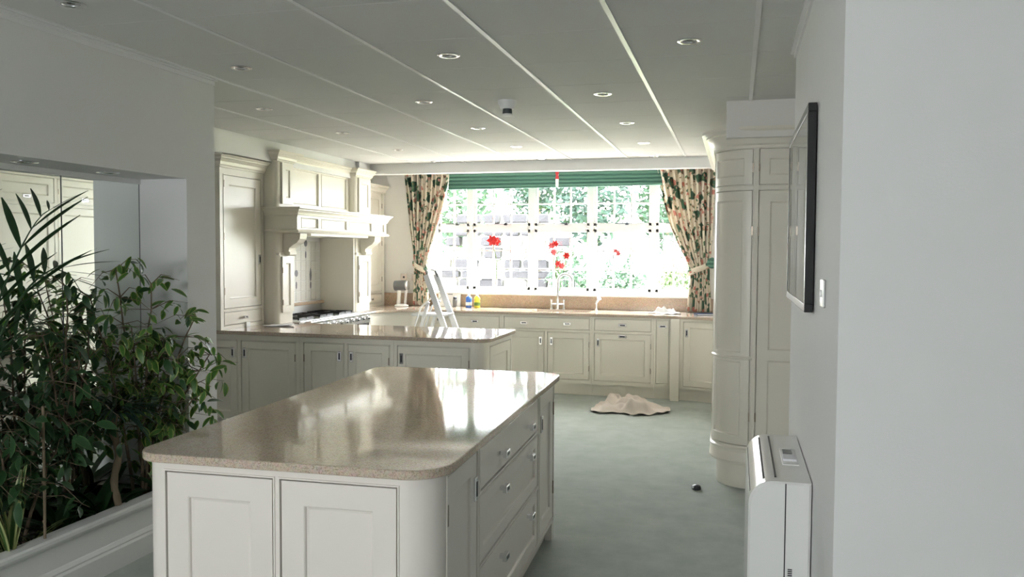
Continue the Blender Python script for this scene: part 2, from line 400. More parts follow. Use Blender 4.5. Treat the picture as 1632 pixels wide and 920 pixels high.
# ------------------------------------------------------------------ window_1
def window_unit(name, x0, x1, z0, z1, yc, mull, cols, rows_lo, rows_hi, tz):
    root = tag(bpy.data.objects.new(name, None), kind='structure'); C.objects.link(root); root.location = ((x0+x1)/2, yc, z0)
    mb = MB(); t = .06
    for a in ((x0, x1, z0, z0+t), (x0, x1, z1-t, z1), (x0, x0+t, z0, z1), (x1-t, x1, z0, z1)): mb.box(a[0], a[1], yc-.035, yc+.035, a[2], a[3])
    obj('window_frame', mb, 'upvc', root)
    edges = [x0+t] + list(mull) + [x1-t]
    for m in mull: obj('mullion', MB().box(m-.026, m+.026, yc-.04, yc+.04, z0+t, z1-t), 'upvc', root)
    for a, b in zip(edges, edges[1:]):
        a2, b2 = a+.026, b-.026
        obj('transom', MB().box(a2, b2, yc-.035, yc+.035, tz-.022, tz+.022), 'upvc', root)
        for lo, hi, rows in ((z0+t, tz-.022, rows_lo), (tz+.022, z1-t, rows_hi)):
            mb = MB(); s = .032
            for q in ((a2, b2, lo, lo+s), (a2, b2, hi-s, hi), (a2, a2+s, lo, hi), (b2-s, b2, lo, hi)): mb.box(q[0], q[1], yc-.025, yc+.025, q[2], q[3])
            obj('sash', mb, 'upvc', root)
            n = cols if b2-a2 > .5 else 2
            for k in range(1, n): xx = a2+s+(b2-a2-2*s)*k/n; obj('glazing_bar', MB().box(xx-.009, xx+.009, yc-.018, yc+.018, lo+s, hi-s), 'upvc', root)
            for k in range(1, rows): zz = lo+s+(hi-lo-2*s)*k/rows; obj('glazing_bar', MB().box(a2+s, b2-s, yc-.016, yc+.016, zz-.009, zz+.009), 'upvc', root)
            for k in range(n):
                for r in range(rows):
                    p0, p1 = a2+s+(b2-a2-2*s)*k/n, a2+s+(b2-a2-2*s)*(k+1)/n; q0, q1 = lo+s+(hi-lo-2*s)*r/rows, lo+s+(hi-lo-2*s)*(r+1)/rows
                    obj('pane', MB().box(p0, p1, yc-.003, yc+.003, q0, q1), 'glass', root)
        # fanlight stay
        st = MB(); xm = (a2+b2)/2; st.box(xm-.09, xm+.09, yc-.05, yc-.04, tz+.045, tz+.055); st.box(xm+.04, xm+.075, yc-.065, yc-.035, tz+.03, tz+.06)
        obj('window_stay', st, 'dark_metal', root)
    return root
window_unit('window_1', WX0, WX1, WZ0, WZ1, 9.93, (-3.21, -2.42, -1.69, -.95), 3, 3, 2, 1.90)
mb = MB(); mb.box(WX0+.01, WX1-.01, YB-.05, 9.9, WZ0-.0, WZ0+.025); sill = struct('window_sill', mb, 'white', bevel=.006)
r = tag(bpy.data.objects.new('window_2', None), kind='structure'); C.objects.link(r); r.location = (-2.0, -3.2, 1.05)
mb = MB()
for q in ((-2.75, -1.25, 1.05, 1.11), (-2.75, -1.25, 2.09, 2.15), (-2.75, -2.69, 1.05, 2.15), (-1.31, -1.25, 1.05, 2.15), (-2.03, -1.97, 1.05, 2.15)): mb.box(q[0], q[1], -3.25, -3.17, q[2], q[3])
obj('window_frame', mb, 'upvc', r)
for a, b in ((-2.69, -2.03), (-1.97, -1.31)): obj('pane', MB().box(a, b, -3.213, -3.207, 1.11, 2.09), 'glass', r)

# ================================================================== TALL CURVED BANK (right)
BX, BY, BR, BZ1 = -.15, 5.76, .26, 2.30     # left face X, front face Y, corner radius
cxb, cyb = BX+BR, BY+BR
def tall_front(t, F, u0, u1, low_split=.92, hu=None, hname=True):
    ops = [(u0+.025, u1-.025, .28, 2.02), (u0+.025, u1-.025, 2.055, 2.295)]
    mb = MB(); frame(mb, F, u0, u1, .17, 2.32, ops); slab(mb, F, u0, u1, .17, 2.32, -.035, -.021)
    slab(mb, F, u0, u1, 0, .17, -.06, -.045)
    obj('body', mb, 'cream', t, smooth=F.seg > 1)
    d1 = door(F, t, *ops[0], splits=(low_split,)); d2 = door(F, t, *ops[1], stile=.06)
    if hu is not None: handle(F, d2, hu, 2.105, False); handle(F, d1, u1-.06, 1.05)
    hinge(F, d1, u0+.026, 1.75); hinge(F, d1, u0+.026, .5); hinge(F, d2, u0+.026, 2.17, .05)
def bank_band(t, F, u0, u1):
    mb = MB(); R = []
    k = F.seg
    for i in range(k+1):
        u = u0+(u1-u0)*i/k
        R.append([F(u, z, n) for n, z in ((0, .17), (.012, .175), (.016, .19), (.010, .20), (.004, .255), (.010, .262), (.012, .275), (0, .285))])
    mb.rings(R, True, True); obj('base_moulding', mb, 'cream', t, smooth=k > 1)
    mb = MB(); R = []
    pr = cornice_profile(.13, .10)
    for i in range(k+1):
        u = u0+(u1-u0)*i/k; R.append([F(u, 2.30+z, n-.002) for n, z in pr])
    mb.rings(R, True, True); obj('cornice', mb, 'cream', t, smooth=k > 1, angle=30)
FA = arc(cxb, cyb, BR, PI, True, 14)
t = thing('curved_tall_cupboard', 'curved cream corner cupboard at the near end of the tall units', 'cupboard', (cxb, cyb, 0))
LA = BR*PI/2
mb = MB(); ops = [(.02, LA-.012, .30, 2.02), (.02, LA-.012, 2.055, 2.295)]
frame(mb, FA, 0, LA, .17, 2.32, ops); slab(mb, FA, 0, LA, .17, 2.32, -.035, -.021); slab(mb, FA, 0, LA, 0, .17, -.05, -.035)
obj('body', mb, 'cream', t, smooth=True)
d1 = door(FA, t, *ops[0], splits=(.90,), stile=.06); d2 = door(FA, t, *ops[1], stile=.055)
bank_band(t, FA, 0, LA)
hinge(FA, d1, LA-.014, 1.75); hinge(FA, d1, LA-.014, .5); hinge(FA, d2, LA-.014, 2.17)
mb = MB()
R = []
for i in range(9): u = LA*i/8; R.append([FA(u, .885+z, n) for n, z in ((0, 0), (.008, .004), (.010, .012), (.004, .02), (0, .022))])
mb.rings(R, True, True); obj('bead', mb, 'cream', d1, smooth=True)
t = thing('end_tall_cupboard', 'flat cream tall cupboard facing the camera, half hidden by the picture wall', 'cupboard', (.3, BY, 0))
FY = faceY(BY); tall_front(t, FY, cxb, .5); bank_band(t, FY, cxb, .5)
FX = faceXm(BX)
for i, (a, b, lab) in enumerate(((cyb, 6.73, 'cream tall cupboard next to the curved corner cupboard, its front mirrored in the niche'), (6.73, 7.47, 'cream tall cupboard in the middle of the side run, seen only in the mirror'), (7.47, 8.3, 'cream tall cupboard at the window end of the side run'))):
    t = thing('tall_cupboard', lab, 'cupboard', (BX, (a+b)/2, 0), group='tall cupboards of the right-hand run')
    tall_front(t, FX, a, b, hu=(a+b)/2); bank_band(t, FX, a, b)
    obj('carcass', MB().box(BX+.037, .485, a+.001, b-.001, 0, 2.36), 'cream', t)

# ================================================================== BACK RUN (window side)
YF = 9.11; F = faceY(YF)
TOPZ = .888
def base_unit(name, lab, cat, F, u0, u1, cells, loc, z0=.13, group='fitted base cabinets', depth=.5, plinth=True):
    """cells: (kind,u0,u1,z0,z1,handles[(u,z,vertical)])"""
    t = thing(name, lab, cat, loc, group=group)
    mb = MB(); ops = [c[1:5] for c in cells]
    frame(mb, F, u0+.0007, u1-.0007, z0, TOPZ, ops); slab(mb, F, u0+.0007, u1-.0007, z0, TOPZ, -depth if F.seg == 1 else -.04, -.021)
    obj('body', mb, 'cream', t, smooth=F.seg > 1)
    if plinth:
        mb = MB(); slab(mb, F, u0+.0007, u1-.0007, 0, z0, -.06, -.045); obj('plinth', mb, 'cream', t, smooth=F.seg > 1)
    for c in cells:
        d = door(F, t, *c[1:5], name=c[0], stile=.06 if c[0] == 'door' else .03, panel=(c[0] == 'door'))
        for h in c[5]: handle(F, d, *h)
        if c[0] == 'door' and len(c) > 6: hinge(F, d, c[6], c[4]-.13); hinge(F, d, c[6], c[3]+.13)
    return t
base_unit('drawer_cabinet', 'narrow cream base cabinet with one small drawer behind the stepladder', 'cabinet', F, -3.44, -3.235, [('drawer', -3.42, -3.255, .745, .865, [(-3.325, .81, False)]), ('door', -3.42, -3.255, .16, .725, [])], (-3.34, YF, 0))
base_unit('drawer_cabinet', 'cream drawer cabinet under the blue and yellow bottles', 'cabinet', F, -3.235, -2.585, [('drawer', -3.20, -2.61, .72, .865, [(-2.905, .80, False)]), ('drawer', -3.20, -2.61, .45, .70, [(-2.905, .6, False)]), ('drawer', -3.20, -2.61, .16, .43, [(-2.905, .33, False)])], (-2.91, YF, 0))
base_unit('sink_cabinet', 'wide cream sink cabinet with two doors below the tap', 'cabinet', F, -2.585, -1.54, [('drawer', -2.555, -1.568, .735, .868, [(-2.32, .80, False), (-1.82, .80, False)]), ('door', -2.555, -2.083, .175, .705, [(-2.125, .60, True)], -2.552), ('door', -2.045, -1.568, .175, .705, [(-2.0, .60, True)], -1.571)], (-2.06, YF, 0), depth=.12)
base_unit('appliance_cabinet', 'square cream cabinet with drawer over one large door behind the floor cloth', 'cabinet', F, -1.54, -.858, [('drawer', -1.51, -.887, .735, .868, [(-1.2, .80, False)]), ('door', -1.51, -.887, .175, .705, [(-1.2, .675, False), (-1.47, .60, True)], -.89)], (-1.2, YF, 0))
base_unit('pullout_cabinet', 'slim cream pull-out cabinet left of the square post', 'cabinet', F, -.858, -.672, [('drawer', -.832, -.694, .172, .868, [(-.763, .80, False)])], (-.76, YF, 0))
t = thing('cabinet_post', 'square cream post standing to the floor between the cabinets', 'post', (-.625, YF, 0))
mb = MB(); mb.box(-.672, -.578, 9.04, 9.6, 0, TOPZ); obj('shaft', mb, 'cream', t, bevel=.004)
# right concave corner unit
aR = math.radians(58); RR = .62
# concave arc: centre towards the room; starts tangent to back run at (-.575,9.09)
cxr, cyr = -.578, 9.085-RR
FR = lambda u, z, n: (cxr+(RR-n)*math.sin(u/RR), cyr+(RR-n)*math.cos(u/RR), z); FR.seg = 8
base_unit('corner_cabinet', 'cream curved corner cabinet between the post and the tall units', 'cabinet', FR, 0, RR*aR, [('door', .04, RR*aR-.06, .16, .862, [(.075, .74, True)])], (-.35, 9.0, 0))
# left concave corner unit: from (-3.96, 8.63) facing +X round to (-3.44, 9.11)
RL = .50; cxl, cyl = -4.0+RL, 9.11-RL
FLc = lambda u, z, n: (cxl-(RL-n)*math.cos(u/RL), cyl+(RL-n)*math.sin(u/RL), z); FLc.seg = 12
LL = RL*PI/2
base_unit('corner_cabinet', 'cream concave corner cabinet right of the range cooker', 'cabinet', FLc, 0, LL, [('drawer', .03, LL-.07, .72, .865, []), ('door', .03, LL-.07, .16, .70, [(LL-.11, .60, True)])], (-3.7, 8.9, 0))
t = thing('infill_cabinet', 'cream base panel between the corner cabinet and the drawers by the window', 'cabinet', (-3.47, YF, 0))
mb = MB(); mb.box(-3.50, -3.44, YF, YF+.5, .13, TOPZ); mb.box(-3.5, -3.44, YF+.05, YF+.06, 0, .13); obj('panel', mb, 'cream', t)

def worktop(name, lab, poly, z0=.89, z1=.92, mat='granite', hole=None):
    bm = bmesh.new(); vs = [bm.verts.new((x, y, z1)) for x, y in poly]; f = bm.faces.new(vs)
    me = bpy.data.meshes.new(name); 
    if hole:
        pass
    ext = bmesh.ops.extrude_face_region(bm, geom=[f]); bmesh.ops.translate(bm, vec=(0, 0, z0-z1), verts=[v for v in ext['geom'] if isinstance(v, bmesh.types.BMVert)])
    bmesh.ops.recalc_face_normals(bm, faces=bm.faces); bm.to_mesh(me); bm.free(); me.materials.append(M[mat])
    o = bpy.data.objects.new(name, me); C.objects.link(o)
    md = o.modifiers.new('bevel', 'BEVEL'); md.width = .005; md.segments = 2; md.limit_method = 'ANGLE'; md.angle_limit = math.radians(60)
    if lab: tag(o, lab, 'worktop')
    return o
ov = .025
poly = [(XK+.002, YB-.002), (XK+.002, 8.428), (-4.04, 8.428), (-4.04, 8.608), (-4.0+ov, 8.608)]
poly += [(cxl-(RL-ov)*math.cos(a), cyl+(RL-ov)*math.sin(a)) for a in [PI/2*i/10 for i in range(1, 11)]]
poly += [(-.60, YF-ov)]
poly += [(cxr+(RR-ov)*math.sin(a), cyr+(RR-ov)*math.cos(a)) for a in [aR*i/8 for i in range(1, 9)]]
poly += [(BX+.12, 8.72), (.48, 8.72), (.48, YB-.002)]
# sink cut-out: build worktop as polygon with a slot joined to the back edge is avoided; bowl is inset by boolean
wt = worktop('window_worktop', 'speckled beige stone worktop running under the window with curved corners', poly)
cut = obj('sink_cutter', MB().box(-2.30, -1.62, 9.27, 9.66, .85, .95), 'granite')
md = wt.modifiers.new('sink', 'BOOLEAN'); md.operation = 'DIFFERENCE'; md.object = cut; md.solver = 'EXACT'
dg = bpy.context.evaluated_depsgraph_get(); wt_me = bpy.data.meshes.new_from_object(wt.evaluated_get(dg))
wt.modifiers.clear(); wt.data = wt_me; bpy.data.objects.remove(cut)
# sink bowl
sk = thing('sink', 'stainless steel undermount sink bowl below the tap', 'sink', (-1.96, 9.46, .72))
mb = MB(); 
def rrect(x0, x1, y0, y1, r, n=4):
    P = []
    for cx, cy, a in ((x1-r, y0+r, -PI/2), (x1-r, y1-r, 0), (x0+r, y1-r, PI/2), (x0+r, y0+r, PI)):
        P += [(cx+r*math.cos(a+PI/2*i/n), cy+r*math.sin(a+PI/2*i/n)) for i in range(n+1)]
    return P
mb.rings([[(x, y, .887) for x, y in rrect(-2.32, -1.60, 9.25, 9.68, .03)], [(x, y, .887) for x, y in rrect(-2.30, -1.62, 9.27, 9.66, .03)], [(x, y, .73) for x, y in rrect(-2.29, -1.63, 9.28, 9.65, .05)], [(x, y, .72) for x, y in rrect(-2.25, -1.67, 9.32, 9.61, .05)]], True, False)
mb.add([(x, y, .72) for x, y in rrect(-2.25, -1.67, 9.32, 9.61, .05)], [tuple(range(20))]); obj('bowl', mb, 'brushed', sk, smooth=True)
mb = MB(); mb.lathe([(.04, .722), (.04, .725), (.02, .726)], 16, (-1.96, 9.46, 0)); obj('drain', mb, 'dark_metal', sk)
# splashbacks
sp = tag(obj('splashback', MB().box(-3.30, .48, YB-.022, YB-.001, .921, 1.073), 'splash_granite', bevel=.003), 'brown speckled stone upstand below the window', 'splashback')
sp = tag(obj('splashback', MB().box(-4.345, -3.60, YB-.022, YB-.001, .921, 1.075), 'splash_granite', bevel=.003), 'short brown speckled stone upstand behind the countertop mixer', 'splashback')

# ================================================================== PENINSULA
YP = 6.165; F = faceY(YP); PXR = -1.885
G = 'peninsula base cabinets'
def pen_unit(lab, u0, u1, cells): return base_unit('peninsula_cabinet', lab, 'cabinet', F, u0, u1, cells, ((u0+u1)/2, YP, 0), group=G, depth=.7)
pen_unit('peninsula cabinet with two doors beside the left wall end', XK+.02, -3.49, [('door', -4.62, -4.085, .16, .838, [(-4.125, .735, True)]), ('door', -4.045, -3.53, .16, .838, [(-4.01, .735, True)], -3.533)])
pen_unit('peninsula cabinet with a pair of facing handles in the middle', -3.49, -2.65, [('door', -3.455, -3.092, .16, .842, [(-3.128, .738, True)], -3.452), ('door', -3.053, -2.688, .16, .842, [(-3.022, .738, True)], -2.691)])
pen_unit('peninsula cabinet with one wide door at the rounded end', -2.65, -1.985, [('door', -2.618, -2.01, .16, .846, [(-2.582, .74, True)], -2.013)])
t = thing('peninsula_end_cabinet', 'rounded cream end cabinet closing the peninsula', 'cabinet', (-1.95, 6.6, 0), group=G)
rc = .10; FPc = lambda u, z, n: (PXR-rc+(rc+n)*math.sin(u/rc), YP+rc-(rc+n)*math.cos(u/rc), z); FPc.seg = 8
mb = MB(); slab(mb, FPc, 0, rc*PI/2, .13, TOPZ, -.02, 0); slab(mb, FPc, 0, rc*PI/2, 0, .13, -.06, -.045); obj('curved_post', mb, 'cream', t, smooth=True)
FPx = faceXp(PXR); mb = MB(); op = (6.31, 6.93, .16, .846); frame(mb, FPx, YP+rc, 6.98, .13, TOPZ, [op]); slab(mb, FPx, YP+rc, 6.98, .13, TOPZ, -.09, -.021); slab(mb, FPx, YP+rc, 6.98, 0, .13, -.06, -.045)
obj('body', mb, 'cream', t); door(FPx, t, *op, name='end_panel', stile=.08)
mb = MB(); mb.box(XK+.02, PXR-.02, 6.94, 6.98, .13, TOPZ); obj('back_panel', mb, 'cream', t)
def quarter(cx, cy, r, a0, n=8): return [(cx+r*math.cos(a0+PI/2*i/n), cy+r*math.sin(a0+PI/2*i/n)) for i in range(n+1)]
x1 = PXR+.03; y0 = YP-.03; y1 = 7.03; rr = .13
poly = [(XK+.002, y0)] + quarter(x1-rr, y0+rr, rr, -PI/2) + quarter(x1-.05, y1-.05, .05, 0, 4) + [(-3.97, y1), (-3.97, 7.097), (XK+.002, 7.097)]
worktop('peninsula_worktop', 'speckled beige stone worktop on the peninsula with rounded end', poly)
obj_left = base_unit('cooker_side_cabinet', 'short cream base cabinet left of the range cooker', 'cabinet', faceXp(-4.0), 6.985, 7.095, [('door', 7.0, 7.08, .16, .85, [])], (-4.0, 7.07, 0))
# small things on the peninsula
t = thing('small_box', 'small white and dark box on the peninsula by the tall cupboard', 'box', (-4.22, 6.52, .9205))
mb = MB(); mb.box(-.055, .02, -.03, .03, 0, .045); obj('carton', mb, 'white', t, local=True, bevel=.002)
mb = MB(); mb.box(-.11, -.057, -.028, .028, 0, .04); mb.box(-.1, -.07, -.03, -.028, .01, .03); obj('dark_end', mb, 'dark_metal', t, local=True, bevel=.002)
t = thing('paper_stack', 'loose white papers lying on the peninsula worktop', 'papers', (-4.02, 6.68, .9205))
for k in range(4):
    mb = MB(); a = .3*k-.4; ca, sa = math.cos(a), math.sin(a)
    n = 6; vs = []; fs = []
    for i in range(n+1):
        for j in range(2):
            x, y = (i/n-.5)*.21, (j-.5)*.15; vs.append((x*ca-y*sa+.02*k, x*sa+y*ca, .002+.002*k+.008*(i/n)**2*(k > 1)))
    for i in range(n): fs.append((2*i, 2*i+1, 2*i+3, 2*i+2))
    mb.add(vs, fs); o = obj('sheet', mb, 'paper', t, local=True); s = o.modifiers.new('s', 'SOLIDIFY'); s.thickness = .0012

# ================================================================== LEFT RUN: dressers, mantel, cooker
def dresser(lab, xf, y0, y1, z_top, drawer_h, hs, loc):
    t = thing('dresser_cupboard', lab, 'cupboard', loc, group='cupboards standing on the left worktop')
    F = faceXp(xf)
    zd = 1.085
    ops = [(y0+.055, y1-.045, zd+.015, z_top-.16), (y0+.055, y1-.045, .955, zd-.015)]
    mb = MB(); frame(mb, F, y0, y1, .921, z_top-.08, ops); slab(mb, F, y0, y1, .921, z_top-.08, XK-xf+.002, -.021); obj('body', mb, 'cream', t)
    d = door(F, t, *ops[0], stile=.075); handle(F, d, ops[0][1]-.03 if hs > 0 else ops[0][0]+.03, 1.52)
    hu = ops[0][0]+.002 if hs > 0 else ops[0][1]-.002
    for z in (1.25, 1.72, 2.17): hinge(F, d, hu, z)
    dr = door(F, t, *ops[1], name='drawer', panel=False); knob(F, dr, (y0+y1)/2, 1.015, .8)
    mb = MB(); pr = cornice_profile(.11, .085)
    moulding(mb, [(XK+.004, y0, 0, -1), (xf, y0, 1, -1), (xf, y1, 1, 0)], pr, z_top-.10)
    mb.box(XK+.004, xf, y0, y1, z_top-.1, z_top); obj('cornice', mb, 'cream', t)
    return t
dresser('tall cream cupboard standing on the worktop left of the cooker mantel', -4.215, 6.13, 6.80, 2.405, .12, 1, (-4.45, 6.5, .92))
t2 = thing('dresser_cupboard', 'narrow tall cream cupboard in the corner right of the cooker mantel', 'cupboard', (-4.5, 9.4, .92), group='cupboards standing on the left worktop')
xf, y0, y1 = -4.33, 8.815, 9.776
F = faceXp(xf); ops = [(8.86, 9.70, 1.10, 2.33), (8.86, 9.70, .955, 1.075)]
mb = MB(); frame(mb, F, y0, y1, .921, 2.37, ops); slab(mb, F, y0, y1, .921, 2.37, XK-xf+.002, -.021); obj('body', mb, 'cream', t2)
d = door(F, t2, *ops[0], stile=.075)
for z in (1.25, 1.7, 2.17): hinge(F, d, 9.698, z)
dr = door(F, t2, *ops[1], name='drawer', panel=False); knob(F, dr, 9.36, 1.015, .8)
mb = MB(); moulding(mb, [(xf, y0, 1, 0), (xf, y1, 1, 0)], cornice_profile(.10, .07), 2.32); mb.box(XK+.004, xf, y0, y1, 2.335, 2.42); obj('cornice', mb, 'cream', t2)

# mantel / chimney
H = thing('cooker_mantel', 'cream panelled chimney mantel with corbels over the range cooker', 'mantel', (-4.4, 7.95, .92))
XP, XC = -4.08, -4.155          # pilaster face, centre panel face
PY = [(6.81, 7.095), (8.425, 8.81)]
for i, (a, b) in enumerate(PY):
    # lower pilaster with rounded outer corner
    poly = [(XK+.002, a), (XP-.05, a)] + [(XP-.05+.05*math.sin(q), a+.05-.05*math.cos(q)) for q in [PI/2*k/6 for k in range(1, 7)]] + [(XP, b-.02), (XP-.02, b), (XK+.002, b)]
    obj('pilaster', MB().prism(poly, .921, 1.99), 'cream', H, smooth=True)
    obj('upper_pilaster', MB().prism([(XK+.002, a), (XP-.05, a)] + [(XP-.05+.05*math.sin(q), a+.05-.05*math.cos(q)) for q in [PI/2*k/6 for k in range(1, 7)]] + [(XP, b), (XK+.002, b)], 1.99, 2.46), 'cream', H, smooth=True)
    Fq = flat(XP+.0195, 0, 0, 1, 1, 0)
    dd = door(Fq, H, a+.055 if i == 0 else a+.05, b-.02, 1.02, 1.55, name='pilaster_door', stile=.06)
    hinge(Fq, dd, a+.06, 1.42, .05); hinge(Fq, dd, a+.06, 1.12, .05)
    door(Fq, H, a+.06, b-.02, 2.03, 2.42, name='upper_panel', stile=.06)
    # corbel: S-profile, extruded along Y
    prof = [(0, 0), (.0, -.22), (.035, -.235), (.06, -.225), (.062, -.20), (.05, -.185), (.055, -.155), (.085, -.125), (.12, -.10), (.145, -.06), (.15, -.02), (.15, 0)]
    cy0, cy1 = (a+.10, b-.055) if i == 0 else (a+.13, b-.10)
    mb = MB(); mb.extrude([(XP-.002+p*1.2, 1.765+q*.9) for p, q in prof], lambda p, q, s: (p, s, q), cy0, cy1); obj('corbel', mb, 'cream', H, bevel=.004)
    mb = MB(); mb.box(XK+.01, XP+.012, a+.01, b-.0, 1.56, 1.565+.02); obj('pilaster_cap', mb, 'cream', H, bevel=.004)
# centre upper panel
Fc = flat(XC, 0, 0, 1, 1, 0)
mb = MB(); mb.box(XK+.002, XC-.02, 7.09, 8.43, 1.98, 2.46); obj('hood_box', mb, 'cream', H)
mb = MB(); cops = [(7.16, 7.73, 2.06, 2.39), (7.80, 8.36, 2.06, 2.39)]
frame(mb, Fc, 7.09, 8.43, 1.98, 2.46, cops)
for o_ in cops: nest(mb, Fc, [(*o_, 0), (o_[0]+.006, o_[1]-.006, o_[2]+.006, o_[3]-.006, -.012), (o_[0]+.012, o_[1]-.012, o_[2]+.012, o_[3]-.012, -.014)])
obj('hood_panel', mb, 'cream', H)
mb = MB(); pr = cornice_profile(.09, .075)
A0, A1, A2, A3 = PY[0][0], PY[0][1], PY[1][0], PY[1][1]
moulding(mb, [(XK+.004, A0, 0, -1), (XP, A0, 1, -1), (XP, A1, 1, 1), (XC, A1, 1, 1), (XC, A2, 1, -1), (XP, A2, 1, -1), (XP, A3, 1, 1), (XK+.004, A3, 0, 1)], pr, 2.425)
mb.box(XK+.004, XC+.01, A0, A3, 2.425, 2.515); mb.box(XC, XP, A0, A1, 2.425, 2.515); mb.box(XC, XP, A2, A3, 2.425, 2.515)
obj('cornice', mb, 'cream', H)
# mantel shelf
XS = -3.87; s0, s1 = 6.78, 8.81
mb = MB(); mb.box(-4.20, XS-.02, s0+.02, s1-.02, 1.79, 1.97); obj('mantel_box', mb, 'cream', H)
Fs = flat(XS, 0, 0, 1, 1, 0); mb = MB(); mo = [(6.88, 7.19, 1.815, 1.905), (7.26, 7.79, 1.815, 1.905), (7.86, 8.39, 1.815, 1.905), (8.46, 8.73, 1.815, 1.905)]
frame(mb, Fs, s0+.02, s1-.02, 1.79, 1.93, mo)
for o_ in mo: nest(mb, Fs, [(*o_, 0), (o_[0]+.006, o_[1]-.006, o_[2]+.006, o_[3]-.006, -.012), (o_[0]+.012, o_[1]-.012, o_[2]+.012, o_[3]-.012, -.013)])
obj('mantel_front', mb, 'cream', H)
mb = MB(); moulding(mb, [(-4.20, s0+.02, 0, -1), (XS, s0+.02, 1, -1), (XS, s1-.02, 1, 1), (-4.20, s1-.02, 0, 1)], cornice_profile(.085, .06), 1.915)
mb.box(-4.20, XS+.01, s0+.02, s1-.02, 1.97, 2.0); obj('mantel_shelf', mb, 'cream', H)
mb = MB(); moulding(mb, [(-4.20, s0+.02, 0, -1), (XS, s0+.02, 1, -1), (XS, s1-.02, 1, 1), (-4.20, s1-.02, 0, 1)], [(0, 0), (.02, 0), (.03, .012), (.02, .024), (.012, .03), (0, .03)], 1.768)
mb.box(-4.20, XS, s0+.02, s1-.02, 1.766, 1.79); mb.box(-4.49, XS-.04, 7.13, 8.39, 1.745, 1.766); obj('mantel_soffit', mb, 'cream', H)
# inner right cheek of the cooking recess
obj('recess_cheek', MB().box(XK+.002, XP-.01, 8.40, 8.425, .929, 1.766), 'cream', H)
# lilac duct box up to the ceiling
tag(obj('duct_box', MB().box(-4.128, -4.09, 8.55, 8.835, 2.516, 2.72), 'wall'), 'pale boxed duct rising from the right end of the mantel to the ceiling', 'duct')
# tiled recess back wall
XT = -4.49
TW = tag(obj('tiled_splashback', MB().box(XK+.03, XT-.008, 7.10, 8.398, .95, 1.744), 'white'), 'cream tiled wall with dark motifs behind the range cooker', 'tiles')
tmesh = None; ts = .1075
for i in range(12):
    for j in range(6):
        y = 7.103+ts*i+ts/2; z = 1.062+ts*j+ts/2
        if tmesh is None:
            mb = MB(); h = ts/2-.002; mb.rings([[(-.008, -h, -h), (-.008, h, -h), (-.008, h, h), (-.008, -h, h)], [(-.002, -h, -h), (-.002, h, -h), (-.002, h, h), (-.002, -h, h)], [(.0, -h+.004, -h+.004), (.0, h-.004, -h+.004), (.0, h-.004, h-.004), (.0, -h+.004, h-.004)]])
            o = obj('tile', mb, 'tile', TW); tmesh = o.data
        else: o = bpy.data.objects.new('tile', tmesh); C.objects.link(o); o.parent = TW
        o.location = (XT, y, z)
for (y, z, k) in ((8.065, 1.682, 0), (8.065, 1.56, 1), (7.865, 1.362, 0), (7.865, 1.236, 1), (8.17, 1.345, 2), (8.17, 1.228, 1)):
    mb = MB(); w, h = ((.034, .036), (.015, .04), (.022, .075))[k]
    n = 12; pts = [(w*math.cos(2*PI*i/n)*(1 if k != 2 else (1-.6*max(0, math.sin(2*PI*i/n)))), h*math.sin(2*PI*i/n)) for i in range(n)]
    mb.extrude([(y+p, z+q) for p, q in pts], lambda p, q, a: (a, p, q), XT+.0002, XT+.0016); obj('motif', mb, 'motif', TW)
tag(obj('stone_ledge', MB().box(XT-.009, XT+.045, 7.10, 8.398, 1.022, 1.052), 'splash_granite', bevel=.004), 'thin stone ledge above the steel panel behind the cooker', 'ledge')
# range cooker
K = thing('range_cooker', 'stainless and black range cooker set under the mantel', 'cooker', (-4.3, 7.9, 0))
k0, k1, kx = 7.10, 8.395, -4.0; k2 = 8.605
obj('cooker_body', MB().box(-4.47, kx-.02, k0, k1, .10, .905), 'enamel', K, bevel=.004)
obj('hob', MB().box(-4.487, kx-.01, k0, k1, .906, .925), 'brushed', K, bevel=.003)
obj('back_panel', MB().box(-4.487, -4.475, 7.12, 8.38, .926, 1.021), 'brushed', K)
for y in (7.33, 7.75, 8.17):
    mb = MB()
    for dx in (-.10, .0, .10): mb.box(-4.45, -4.07, y-.15, y-.14, .935, .95) if dx < 0 else (mb.box(-4.45, -4.07, y+.14, y+.15, .935, .95) if dx > 0 else mb.box(-4.45, -4.07, y-.006, y+.006, .935, .95))
    for x in (-4.445, -4.26, -4.08): mb.box(x-.005, x+.005, y-.15, y+.15, .926, .95)
    obj('pan_support', mb, 'black', K)
    for x in (-4.36, -4.17): obj('burner', MB().lathe([(.045, .926), (.045, .934), (.03, .94)], 16, (x, y, 0)), 'black', K)
mb = MB(); mb.tube([(kx+.075, k0+.03, .915), (kx+.075, k2-.01, .915)], .014, 10)
for y in (k0+.06, (k0+k2)/2, k2-.05): mb.box(kx-.02, kx+.075, y-.01, y+.01, .907, .921)
obj('front_rail', mb, 'chrome', K, smooth=True)
obj('control_panel', MB().box(kx-.02, kx+.012, k0, k2, .80, .905), 'brushed', K, bevel=.003)
for i in range(11):
    y = k0+.10+i*(k2-k0-.16)/10; mb = MB()
    R = [[(kx+x, y+r*math.cos(2*PI*q/12), .855+r*math.sin(2*PI*q/12)) for q in range(12)] for x, r in ((.012, .026), (.02, .026), (.022, .018), (.045, .016), (.047, .013))]
    mb.rings(R); mb.box(kx+.04, kx+.052, y-.004, y+.004, .843, .868); obj('control_knob', mb, 'chrome', K, smooth=True)
